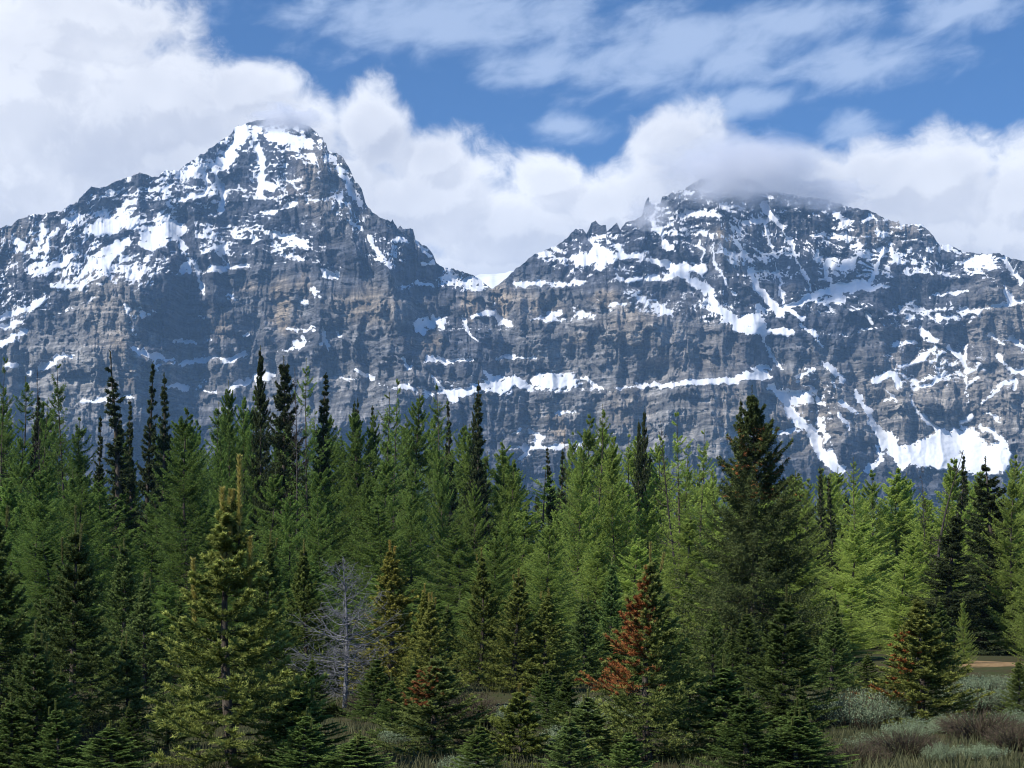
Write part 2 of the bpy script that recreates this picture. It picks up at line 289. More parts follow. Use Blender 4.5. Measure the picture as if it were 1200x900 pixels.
LEDGE = [([(130, 326), (200, 319), (245, 317), (307, 310), (340, 306), (372, 305), (400, 314)], 5), ([(160, 405), (229, 402), (267, 397), (289, 393), (311, 389), (342, 388), (370, 384), (440, 400)], 5), ([(190, 424), (247, 420), (289, 415), (324, 410), (380, 402)], 5),
         ([(180, 455), (220, 453), (251, 460), (289, 447), (318, 438), (400, 445)], 5), ([(460, 338), (500, 333), (545, 336), (575, 339)], 4), ([(486, 390), (524, 387), (560, 385), (600, 385)], 4), ([(470, 425), (530, 424), (580, 421), (630, 418), (700, 421)], 4),
         ([(440, 448), (489, 460), (533, 460), (600, 455), (667, 456), (704, 457), (756, 453), (800, 449), (829, 448), (860, 444), (900, 441)], 6), ([(590, 525), (640, 525), (690, 520), (800, 515), (907, 509), (940, 504)], 5), ([(600, 335), (631, 331), (653, 334), (678, 330), (733, 328), (790, 324)], 5),
         ([(615, 375), (662, 371), (700, 370), (733, 357), (751, 351), (790, 366)], 5), ([(1020, 335), (1044, 322), (1093, 320), (1124, 322), (1173, 313)], 5), ([(1050, 358), (1096, 347), (1124, 343), (1156, 338), (1200, 335)], 4), ([(1090, 372), (1147, 364), (1184, 357), (1230, 354)], 4),
         ([(940, 386), (991, 394), (1040, 380), (1090, 385)], 3), ([(0, 384), (60, 372), (110, 350)], 4), ([(210, 262), (260, 248), (310, 247), (345, 240), (395, 233)], 4)]
RIBS = [([(205, 296), (165, 335), (152, 400), (150, 480), (140, 640)], 130, 120, 60), ([(345, 150), (362, 230), (372, 310), (372, 400), (360, 640)], 95, 75, 70), ([(436, 250), (452, 330), (478, 420), (470, 640)], 70, 50, 45), ([(591, 327), (600, 345), (625, 380), (640, 460), (650, 640)], 70, 28, 70),
        ([(676, 262), (720, 340), (765, 380), (805, 430), (840, 520), (850, 640)], 150, 130, 60), ([(938, 340), (945, 390), (962, 440), (985, 500), (1000, 640)], 70, 45, 40), ([(1050, 255), (1035, 330), (1028, 400), (1055, 470), (1060, 640)], 65, 55, 55), ([(1085, 262), (1102, 360), (1110, 450), (1100, 640)], 55, 45, 50),
        ([(1164, 296), (1150, 400), (1168, 470), (1195, 640)], 70, 45, 60), ([(60, 245), (40, 330), (10, 400), (-20, 640)], 60, 50, 45), ([(255, 165), (232, 240), (255, 320), (268, 400), (268, 640)], 55, 40, 40), ([(850, 198), (855, 280), (872, 340), (880, 400), (885, 640)], 50, 40, 30), ([(760, 232), (790, 290)], 45, 30, 30), ([(520, 313), (535, 380), (555, 440), (560, 640)], 45, 40, 35)]


def seg_dist(PX, PY, pts, w0, w1):
    """distance to a polyline minus its local half width"""
    best = np.full(PX.shape, 1e9)
    n = len(pts) - 1
    for i in range(n):
        ax, ay = pts[i]; bx, by = pts[i + 1]; dx, dy = bx - ax, by - ay
        t = np.clip(((PX - ax) * dx + (PY - ay) * dy) / (dx * dx + dy * dy + 1e-9), 0, 1)
        d = np.hypot(PX - ax - t * dx, PY - ay - t * dy) - 0.5 * (w0 + (w1 - w0) * (i + t) / n)
        best = np.minimum(best, d)
    return best
def poly_sd(PX, PY, pts):
    ins = np.zeros(PX.shape, bool)
    d = seg_dist(PX, PY, pts + pts[:1], 0, 0)
    j = len(pts) - 1
    for i in range(len(pts)):
        xi, yi = pts[i]; xj, yj = pts[j]
        c = ((yi > PY) != (yj > PY)) & (PX < (xj - xi) * (PY - yi) / (yj - yi + 1e-9) + xi)
        ins ^= c; j = i
    return np.where(ins, -d, d)


def build_mountain(mat):
    px = np.arange(-260, 1470.1, 1.0)
    n = 470
    sk = np.interp(px, *zip(*SKY))
    sk = sk + (fbm(px / 5, px * 0 + 3.3, 4, 5) - 0.5) * 5.0
    base = 705.0
    v = np.linspace(0, 1, n)[:, None]
    PY = base + v * (sk[None, :] - base)
    PX = np.broadcast_to(px[None, :], PY.shape).copy()
    # ragged edges for everything traced
    WX = PX + (fbm(PX / 8, PY / 8, 5, 20, 0.62) - 0.5) * 13 + (vnoise(PX / 2.2, PY / 2.2, 31) - 0.5) * 2.0
    WY = PY + (fbm(PX / 8 + 50, PY / 8, 5, 25, 0.62) - 0.5) * 10 + (vnoise(PX / 2.2 + 9, PY / 2.2, 32) - 0.5) * 2.0
    snow = np.zeros(PY.shape)
    def cols(pts, pad):
        lo = min(p[0] for p in pts) - pad; hi = max(p[0] for p in pts) + pad
        return slice(max(0, int(lo - px[0])), min(len(px), int(hi - px[0]) + 1))
    rag = fbm(PX / 4, PY / 3, 3, 40); wid = fbm(PX / 14, PY / 8, 3, 44)
    for pts, w0, w1, r in S_LINE:
        s = cols(pts, 22)
        d = seg_dist(WX[:, s], WY[:, s], pts, w0 * .92, w1 * .92) + (wid[:, s] - 0.5) * min(4.5, 0.45 * (w0 + w1))
        if r: d = d - 1.0 + (rag[:, s] - 0.42) * 11
        snow[:, s] = np.maximum(snow[:, s], np.clip(0.5 - d / 1.8, 0, 1))
    for pts in S_POLY:
        s = cols(pts, 22)
        d = poly_sd(WX[:, s], WY[:, s], pts) + np.maximum(0, rag[:, s] - 0.60) * 32
        snow[:, s] = np.maximum(snow[:, s], np.clip(0.5 - d / 1.8, 0, 1))
    traced = snow.copy()
    led = np.zeros(PY.shape)
    for pts, w in LEDGE:
        s = cols(pts, 20)
        d = seg_dist(WX[:, s], WY[:, s], pts, 0, 0)
        led[:, s] = np.maximum(led[:, s], np.clip(1.2 - d / (w * 0.6), 0, 1))
    # thin strata, gently dipping
    tilt = PY + 0.03 * PX + (fbm(PX / 90, PY / 90, 3, 50) - 0.5) * 40
    st = vnoise(PX / 70, tilt / 5.0, 55) * 0.6 + vnoise(PX / 30, tilt / 2.4, 56) * 0.4
    strata = sst(st, 0.56, 0.74); st2 = sst(vnoise(PX / 130, tilt / 13.0, 57) + (vnoise(PX / 12, PY / 9, 58) - .5) * .3, 0.62, 0.78)
    bias = np.zeros(PY.shape)
    for cx, cy, rx, ry, a in S_BIAS:
        bias = np.maximum(bias, a * np.exp(-((PX - cx) / rx) ** 2 - ((PY - cy) / ry) ** 2))
    # depth: cliffs climb steeply, ledges and snow lie back
    rate = 0.30 + 4.4 * led + 2.2 * blur1(traced, 5.0, 1) + 2.4 * strata * (0.45 + bias) + 3.4 * st2 + 0.8 * bias
    dpy = (base - sk)[None, :] / (n - 1)
    mean = blur1(rate, 45.0, 1)
    D = np.cumsum(mean * dpy, axis=0)
    det = np.zeros(PY.shape); acc = np.zeros(PY.shape[1])
    for i in range(n):
        acc = acc * 0.978 + (rate[i] - mean[i]) * dpy[0]
        det[i] = acc
    det = blur1(det, 2.6, 1)
    D = D + det * 1.15
    wob = (fbm(PX / 40, PY / 60, 3, 60) - 0.5) * 34
    for pts, amp, wl, wr in RIBS:
        ys = [p[1] for p in pts]; xs = [p[0] for p in pts]
        cx = np.interp(PY, ys, xs) + wob
        dx = PX - cx
        t = np.where(dx < 0, 1 + dx / wl, 1 - dx / wr)
        fade = sst(PY, ys[0] - 30, ys[0] + 50)
        if len(pts) == 2: fade = fade * sst(-PY, -ys[-1] - 30, -ys[-1] + 30)
        D = D - amp * np.clip(t, 0, 1) ** 1.15 * fade
    # buttresses, chimneys and flutes
    wx = PX + (fbm(PX / 40, PY / 70, 3, 80) - 0.5) * 22 + (vnoise(PX / 5, PY / 9, 84) - .5) * 2.0
    def ridged(sx, sy, seed):
        return 1 - np.abs(2 * fbm(wx / sx, PY / sy, 3, seed) - 1)
    ts = blur1(blur1(traced, 1.5, 1), 1.5, 0); cl = 1 - 0.95 * np.clip(ts * 1.2 + bias * 0.4, 0, 1)
    D = D - 46 * (0.35 + 0.65 * cl) * (ridged(36, 150, 90) - 0.7) - 22 * cl * (ridged(14, 70, 95) - 0.7) - 9 * cl * (ridged(5.5, 30, 100) - 0.7)
    D = D - 10 * (1 - 0.7 * ts) * (fbm(PX / 10, PY / 9, 4, 110) - 0.5) - 3.5 * (fbm(PX / 3, PY / 2.5, 3, 115) - 0.5)
    def blocks(sx, sy, seed):
        t = np.random.default_rng(seed).random((512, 512)); ty = tilt + (vnoise(PX / 6, PY / 5, seed) - .5) * sy * 0.5
        row = np.floor(ty / sy).astype(int); off = np.random.default_rng(seed + 1).random(512)[row & 511] * sx
        colm = np.floor((wx + off) / sx).astype(int)
        return t[colm & 511, row & 511] - 0.5
    D = D + cl * (44 * blocks(34, 40, 400) + 24 * blocks(15, 16, 410) + 12 * blocks(7, 8, 420) + 6 * blocks(3, 5, 430))
    # light snow on lying-back rock
    lay = np.gradient(D, axis=0) / dpy / 2.05
    lay = blur1(lay, 1.2, 1)
    fl = fbm(PX / 5, PY / 3.5, 5, 120, 0.65)
    hi = sst(-PY, -430, -230)
    wq = (fbm(PX / 12, PY / 12, 3, 124) - .5)
    gul = 1 - np.abs(2 * fbm((PX + PY * 0.45 * np.sin(PX / 70)) / 6 + wq * 3.5, PY / 22, 4, 122) - 1)
    slope = 0.62 * sst(-px, -250, -150) - 0.5 * sst(px, 820, 900) * sst(-px, -1110, -1020)
    tl2 = tilt + np.cumsum(slope)[None, :]
    lines = fbm(PX / 11, tl2 / 2.4 + wq * 3, 4, 127, 0.6)
    cells = fbm(PX / 22, PY / 16, 3, 126)
    auto = lay * 0.22 + bias * 0.82 + (lines - .5) * 2.6 + np.maximum(gul - 0.80, -0.2) * 2.6 + (fl - .5) * 1.2 + (cells - 0.5) * 1.6 + hi * 0.12 + led * 0.1 + st2 * 0.12
    auto = sst(auto, 0.68, 1.12) * sst(bias + hi * .15 + led * .2, 0.05, 0.3)
    snow = np.maximum(snow, auto * 0.66)
    warm = np.zeros(PY.shape); pale = np.zeros(PY.shape)
    wj = (fbm(PX / 10, PY / 18, 4, 130) - 0.5)
    for cx, cy, rx, ry, a in WARM:
        q = ((PX + wj * 24 - cx) / rx) ** 2 + ((PY + wj * 18 - cy) / ry) ** 2
        warm = np.maximum(warm, a * np.exp(-q * q * 0.7))
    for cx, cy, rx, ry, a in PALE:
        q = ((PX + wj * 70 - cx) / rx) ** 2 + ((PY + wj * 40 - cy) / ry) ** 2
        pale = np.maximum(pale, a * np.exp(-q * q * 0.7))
    Y = 3050 + D
    # behind the crest the mountain falls away again
    back = [(25, 6), (80, 40), (220, 160), (500, 420), (900, 760)]
    rowsX = [(PX[i] - HX) / F * Y[i] for i in range(n)]; rowsY = [Y[i] for i in range(n)]; rowsZ = [EYE + (HY - PY[i]) / F * Y[i] for i in range(n)]
    for dy, dz in back:
        rowsX.append(rowsX[n - 1]); rowsY.append(Y[n - 1] + dy); rowsZ.append(np.maximum(rowsZ[n - 1] - dz * (0.8 + 0.4 * fbm(px / 20, px * 0 + dy, 3, 140)), 40))
    Xs = np.array(rowsX); Ys = np.array(rowsY); Zs = np.array(rowsZ)
    m = Xs.shape[0]; c = Xs.shape[1]
    ex = m - n
    ext = lambda a, val: np.concatenate([a, np.repeat(a[-1:], ex, 0) * 0 + val], 0)
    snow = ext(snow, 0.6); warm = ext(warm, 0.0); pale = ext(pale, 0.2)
    idx = np.arange(m * c).reshape(m, c)
    q = np.stack([idx[:-1, :-1], idx[:-1, 1:], idx[1:, 1:], idx[1:, :-1]], -1).reshape(-1, 4)
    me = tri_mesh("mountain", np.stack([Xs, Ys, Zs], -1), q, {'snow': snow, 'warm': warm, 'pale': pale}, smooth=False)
    o = link("mountain", me, mat); o['kind'] = 'structure'
    # far snowfield seen through the gap between the two peaks
    fx = np.arange(440, 720, 3.0); fs = np.interp(fx, [440, 520, 553, 582, 600, 640, 720], [330, 318, 323, 321, 317, 320, 332]) + (fbm(fx / 15, fx * 0, 3, 150) - .5) * 1.5
    rows = []
    for k, (dp, yy) in enumerate([(90, 4300), (40, 4450), (15, 4650), (6, 4800), (0, 4950), (30, 5600), (120, 6400)]):
        pyr = fs + dp; rows.append(np.stack([(fx - HX) / F * yy, fx * 0 + yy + (fbm(fx / 12, fx * 0 + k, 3, 151) - .5) * 60, EYE + (HY - pyr) / F * yy], -1))
    Rw = np.array(rows); idx = np.arange(Rw.shape[0] * Rw.shape[1]).reshape(Rw.shape[:2])
    q = np.stack([idx[:-1, :-1], idx[:-1, 1:], idx[1:, 1:], idx[1:, :-1]], -1).reshape(-1, 4)
    o = link("hill", tri_mesh("hill", Rw, q, {'snow': np.ones(Rw.shape[:2]), 'warm': np.zeros(Rw.shape[:2])}, smooth=True), mat); o['kind'] = 'structure'


def mat_new(name):
    m = bpy.data.materials.new(name); m.use_nodes = True
    T = NT(m.node_tree); T.n.clear()
    out = T.new('ShaderNodeOutputMaterial')
    return m, T, out
def attr(T, name):
    a = T.new('ShaderNodeAttribute'); a.attribute_name = name; return a.outputs['Fac']


def rock_mat():
    m, T, out = mat_new("rock_and_snow")
    p = T.new('ShaderNodeNewGeometry').outputs['Position']
    x, y, z = T.sep(p)
    warp = T.noise(p, 1 / 90, 4)
    zz = T.m('ADD', z, T.m('MULTIPLY', warp, 5))
    beds = T.noise(T.xyz(T.m('MULTIPLY', x, 0.006), 0, T.m('MULTIPLY', zz, 0.06)), 1.0, 5, 0.6)
    fine = T.noise(T.xyz(T.m('MULTIPLY', x, 0.012), T.m('MULTIPLY', y, 0.01), T.m('MULTIPLY', zz, 0.22)), 1.0, 4, 0.6)
    streak = T.noise(T.xyz(T.m('MULTIPLY', T.m('ADD', x, T.m('MULTIPLY', warp, 8)), 0.085), T.m('MULTIPLY', y, 0.02), T.m('MULTIPLY', z, 0.008)), 1.0, 5, 0.6)
    blotch = T.noise(p, 1 / 45, 6, 0.62)
    warm = attr(T, 'warm'); snow = attr(T, 'snow')
    wf = T.m('ADD', T.m('MULTIPLY', warm, T.m('ADD', 0.55, T.m('MULTIPLY', blotch, 0.9))), T.m('MULTIPLY', T.ss(T.noise(p, 1 / 170, 5, 0.6), 0.5, 0.75), 0.12), clamp=True)
    c = T.mix(T.m('MULTIPLY', attr(T, 'pale'), T.m('ADD', 0.5, T.m('MULTIPLY', blotch, 0.9)), clamp=True), (0.066, 0.072, 0.090), (0.275, 0.262, 0.245))  # dark to pale rock; carries bedding tone and painted wall shade
    c = T.mix(wf, c, (0.29, 0.235, 0.17))
    v = T.m('MULTIPLY', T.ss(beds, 0.40, 0.60, 0.60, 1.36), T.m('MULTIPLY', T.ss(fine, 0.38, 0.60, 0.70, 1.20), T.m('MULTIPLY', T.ss(streak, 0.34, 0.66, 0.62, 1.30), T.ss(blotch, 0.25, 0.75, 0.74, 1.26))))
    c = T.mix(1.0, c, T.xyz(v, v, v), 'MULTIPLY')
    sn = T.noise(T.v('MULTIPLY', p, (1.0, 0.5, 1.6)), 1 / 10, 7, 0.74)
    sf = T.ss(T.m('ADD', snow, T.m('MULTIPLY', T.m('SUBTRACT', sn, 0.5), 1.25)), 0.42, 0.58)
    sc = T.mix(T.ss(T.noise(p, 1 / 60, 5, 0.6), 0.4, 0.75), (0.70, 0.72, 0.76), (0.60, 0.62, 0.67))
    col = T.mix(sf, c, sc)
    b = T.new('ShaderNodeBsdfPrincipled'); T.put(b.inputs['Base Color'], col)
    b.inputs['Roughness'].default_value = 0.85; b.inputs['Specular IOR Level'].default_value = 0.2
    bp = T.new('ShaderNodeBump'); bp.inputs['Distance'].default_value = 13.0
    T.put(bp.inputs['Strength'], T.m('SUBTRACT', 0.75, T.m('MULTIPLY', sf, 0.70)))
    h = T.m('ADD', T.m('MULTIPLY', streak, 1.2), T.m('ADD', fine, T.m('MULTIPLY', T.noise(p, 1 / 14, 6, 0.65), 1.4)))
    T.put(bp.inputs['Height'], h); T.l.new(bp.outputs[0], b.inputs['Normal'])
    T.l.new(b.outputs[0], out.inputs[0])
    return m


build_mountain(rock_mat())


# ------------------------------------------------------------------ air
def box(name, lo, hi, mat):
    v = [(x, y, z) for x in (lo[0], hi[0]) for y in (lo[1], hi[1]) for z in (lo[2], hi[2])]
    f = [(0, 1, 3, 2), (4, 6, 7, 5), (0, 4, 5, 1), (2, 3, 7, 6), (0, 2, 6, 4), (1, 5, 7, 3)]
    me = bpy.data.meshes.new(name); me.from_pydata(v, [], f); me.update()
    return link(name, me, mat)


def haze_mat():
    m, T, out = mat_new("thin_air_haze")
    v = T.new('ShaderNodeVolumePrincipled')
    v.inputs['Color'].default_value = (0.36, 0.63, 1.0, 1); v.inputs['Density'].default_value = HAZE
    v.inputs['Anisotropy'].default_value = 0.0
    T.l.new(v.outputs[0], out.inputs['Volume'])
    return m


HAZE = 0.68e-4
if HAZE:
    o = box("haze", (-10500, -9500, -3), (10500, 10500, 1500), haze_mat()); o['kind'] = 'stuff'


def mist(cx, cy_px, Y, rx_px, ry_px, ry_depth, seed, dens):
    """a rag of cloud caught on a summit: a lumpy closed body of fine droplets"""
    import bmesh
    bm = bmesh.new(); bmesh.ops.create_icosphere(bm, subdivisions=4, radius=1.0)
    me = bpy.data.meshes.new("mist"); bm.to_mesh(me); bm.free()
    m, T, out = mat_new("summit_mist")
    p = T.new('ShaderNodeTexCoord').outputs['Object']
    r = T.v('LENGTH', p, out=1)
    n = T.noise(T.v('ADD', p, (seed, seed * 2, 0)), 2.2, 5, 0.6, 0.6)
    d = T.ss(T.m('ADD', T.m('SUBTRACT', 1.0, r), T.m('MULTIPLY', T.m('SUBTRACT', n, 0.55), 1.7)), 0.05, 0.55, 0.0, dens)
    v = T.new('ShaderNodeVolumePrincipled'); v.inputs['Color'].default_value = (0.97, 0.97, 1.0, 1); T.put(v.inputs['Density'], d)
    v.inputs['Anisotropy'].default_value = 0.2
    T.l.new(v.outputs[0], out.inputs['Volume'])
    o = link("mist", me, m); k = Y / F
    o.location = ((cx - HX) * k, Y, EYE + (HY - cy_px) * k); o.scale = (rx_px * k, ry_depth, ry_px * k)
    o['kind'] = 'stuff'
    return o


# ------------------------------------------------------------------ ground
def ground_mat():
    m, T, out = mat_new("meadow_soil")
    p = T.new('ShaderNodeNewGeometry').outputs['Position']
    x, y, z = T.sep(p)
    n1 = T.noise(p, 0.9, 6, 0.6); n2 = T.noise(p, 7, 5, 0.65)
    c = T.mix(T.ss(n1, 0.35, 0.65), (0.060, 0.048, 0.028), (0.050, 0.060, 0.026))
    c = T.mix(T.ss(n2, 0.5, 0.75), c, (0.085, 0.070, 0.050))
    d = T.v('LENGTH', T.v('MULTIPLY', T.v('SUBTRACT', p, (14.8, 44.0, 0)), (1 / 2.4, 1 / 3.2, 0)), out=1)
    f = T.ss(T.m('ADD', d, T.m('MULTIPLY', T.m('SUBTRACT', n1, 0.5), 0.8)), 1.0, 0.7)
    c = T.mix(f, c, T.mix(T.ss(n2, 0.3, 0.7), (0.17, 0.11, 0.055), (0.33, 0.225, 0.12)))
    b = T.new('ShaderNodeBsdfDiffuse'); T.put(b.inputs[0], c)
    T.l.new(b.outputs[0], out.inputs[0])
    return m


def build_ground():
    r = np.concatenate([np.linspace(0, 60, 61), np.geomspace(62, 9000, 70)])
    th = np.linspace(0, 2 * np.pi, 145)[:-1]
    X = r[:, None] * np.sin(th)[None]; Y = r[:, None] * np.cos(th)[None]
    Z = ground_z(X, Y)
    Z = np.where(Y < 0, Z, Z)
    bump = np.exp(-((X - 14.8) / 4.0) ** 2 - ((Y - 45) / 7.0) ** 2) * 0.35
    Z = Z + bump
    c = len(th); idx = np.arange(len(r) * c).reshape(len(r), c)
    nx = np.roll(idx, -1, 1)
    q = np.stack([idx[:-1], nx[:-1], nx[1:], idx[1:]], -1).reshape(-1, 4)[:, ::-1]
    o = link("ground", tri_mesh("ground", np.stack([X, Y, Z], -1), q, smooth=True), ground_mat()); o['kind'] = 'structure'


build_ground()


# ------------------------------------------------------------------ vegetation
def needle_mat(name, dark, tip, dead=(0.34, 0.13, 0.06), transl=0.22):
    m, T, out = mat_new(name)
    t = attr(T, 'tint')
    oi = T.new('ShaderNodeObjectInfo')
    p = T.new('ShaderNodeTexCoord').outputs['Object']
    n = T.noise(p, 1.7, 3)
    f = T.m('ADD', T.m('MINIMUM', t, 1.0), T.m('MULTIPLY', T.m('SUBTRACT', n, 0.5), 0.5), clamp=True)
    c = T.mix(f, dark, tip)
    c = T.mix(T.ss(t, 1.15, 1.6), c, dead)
    c = T.mix(T.ss(t, 2.2, 2.7), c, (0.36, 0.33, 0.13))
    v = T.m('ADD', 0.82, T.m('MULTIPLY', oi.outputs['Random'], 0.36))
    c = T.mix(1.0, c, T.xyz(v, v, v), 'MULTIPLY')
    c = T.mix(1.0, c, oi.outputs['Color'], 'MULTIPLY')
    d = T.new('ShaderNodeBsdfDiffuse'); T.put(d.inputs[0], c)
    tr = T.new('ShaderNodeBsdfTranslucent'); T.put(tr.inputs[0], c)
    mx = T.new('ShaderNodeMixShader'); mx.inputs[0].default_value = transl
    T.l.new(d.outputs[0], mx.inputs[1]); T.l.new(tr.outputs[0], mx.inputs[2])
    T.l.new(mx.outputs[0], out.inputs[0])
    return m
def bark_mat(name, a, b):
    m, T, out = mat_new(name)
    p = T.new('ShaderNodeTexCoord').outputs['Object']
    x, y, z = T.sep(p)
    n = T.noise(T.xyz(x, y, T.m('MULTIPLY', z, 0.25)), 22, 5, 0.65)
    d = T.new('ShaderNodeBsdfDiffuse'); T.put(d.inputs[0], T.mix(T.ss(n, 0.35, 0.68), a, b))
    T.l.new(d.outputs[0], out.inputs[0])
    return m


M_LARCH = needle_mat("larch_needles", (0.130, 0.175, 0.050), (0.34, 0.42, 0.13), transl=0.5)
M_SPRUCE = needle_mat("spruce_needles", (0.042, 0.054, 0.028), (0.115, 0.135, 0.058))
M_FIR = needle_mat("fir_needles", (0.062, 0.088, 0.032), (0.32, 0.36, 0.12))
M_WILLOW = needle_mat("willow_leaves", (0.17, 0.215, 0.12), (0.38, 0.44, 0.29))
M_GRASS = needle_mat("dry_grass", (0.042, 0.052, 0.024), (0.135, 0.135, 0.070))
M_BARK = bark_mat("conifer_bark", (0.045, 0.036, 0.028), (0.13, 0.11, 0.09))
M_GREY = bark_mat("weathered_wood", (0.11, 0.11, 0.115), (0.30, 0.30, 0.315))
M_DARKW = bark_mat("dark_dead_wood", (0.035, 0.030, 0.027), (0.10, 0.088, 0.08))
M_TWIG = bark_mat("red_brown_twigs", (0.058, 0.046, 0.034), (0.140, 0.108, 0.080))


def unit(v): return v / np.maximum(np.linalg.norm(v, axis=-1, keepdims=True), 1e-9)


def tubes(paths, radii, sides=3):
    """paths (B,M,3), radii (B,M) -> tapered tubes"""
    B, M, _ = paths.shape
    t = unit(np.gradient(paths, axis=1))
    up = np.where(np.abs(t[..., 2:3]) > 0.9, np.array([1.0, 0, 0]), np.array([0, 0, 1.0]))
    a = unit(np.cross(t, up)); b = np.cross(t, a)
    an = np.arange(sides) * 2 * np.pi / sides
    V = paths[:, :, None] + radii[:, :, None, None] * (a[:, :, None] * np.cos(an)[:, None] + b[:, :, None] * np.sin(an)[:, None])
    idx = np.arange(B * M * sides).reshape(B, M, sides); nx = np.roll(idx, -1, 2)
    q = np.stack([idx[:, :-1], nx[:, :-1], nx[:, 1:], idx[:, 1:]], -1).reshape(-1, 4)
    return V.reshape(-1, 3), q


def join(parts):
    Vs, Qs, k = [], [], 0
    for V, Q in parts:
        Vs.append(V); Qs.append(Q + k); k += len(V)
    return np.concatenate(Vs), np.concatenate(Qs)


def needles(rng, p0, p1, N, nl, nw, fwd, tint, curl=0.0):
    """clothes each twig p0->p1 with N small triangles"""
    T = len(p0)
    s = (np.arange(N)[None] + rng.random((T, N))) / N
    ax = unit(p1 - p0)[:, None]
    p = p0[:, None] + (p1 - p0)[:, None] * s[..., None]
    r = rng.normal(size=(T, N, 3)); r = unit(r - (r * ax).sum(-1, keepdims=True) * ax)
    r[..., 2] += curl
    d = unit(ax * fwd + r)
    w = unit(np.cross(d, rng.normal(size=(T, N, 3))))
    L = nl * rng.uniform(0.7, 1.15, (T, N, 1))
    V = np.stack([p - w * nw, p + w * nw, p + d * L], 2)
    tn = np.broadcast_to(np.asarray(tint)[:, None, None], (T, N, 3)) + rng.normal(0, 0.10, (T, N, 1))
    return V.reshape(-1, 3), np.arange(T * N * 3).reshape(-1, 3), tn.reshape(-1)


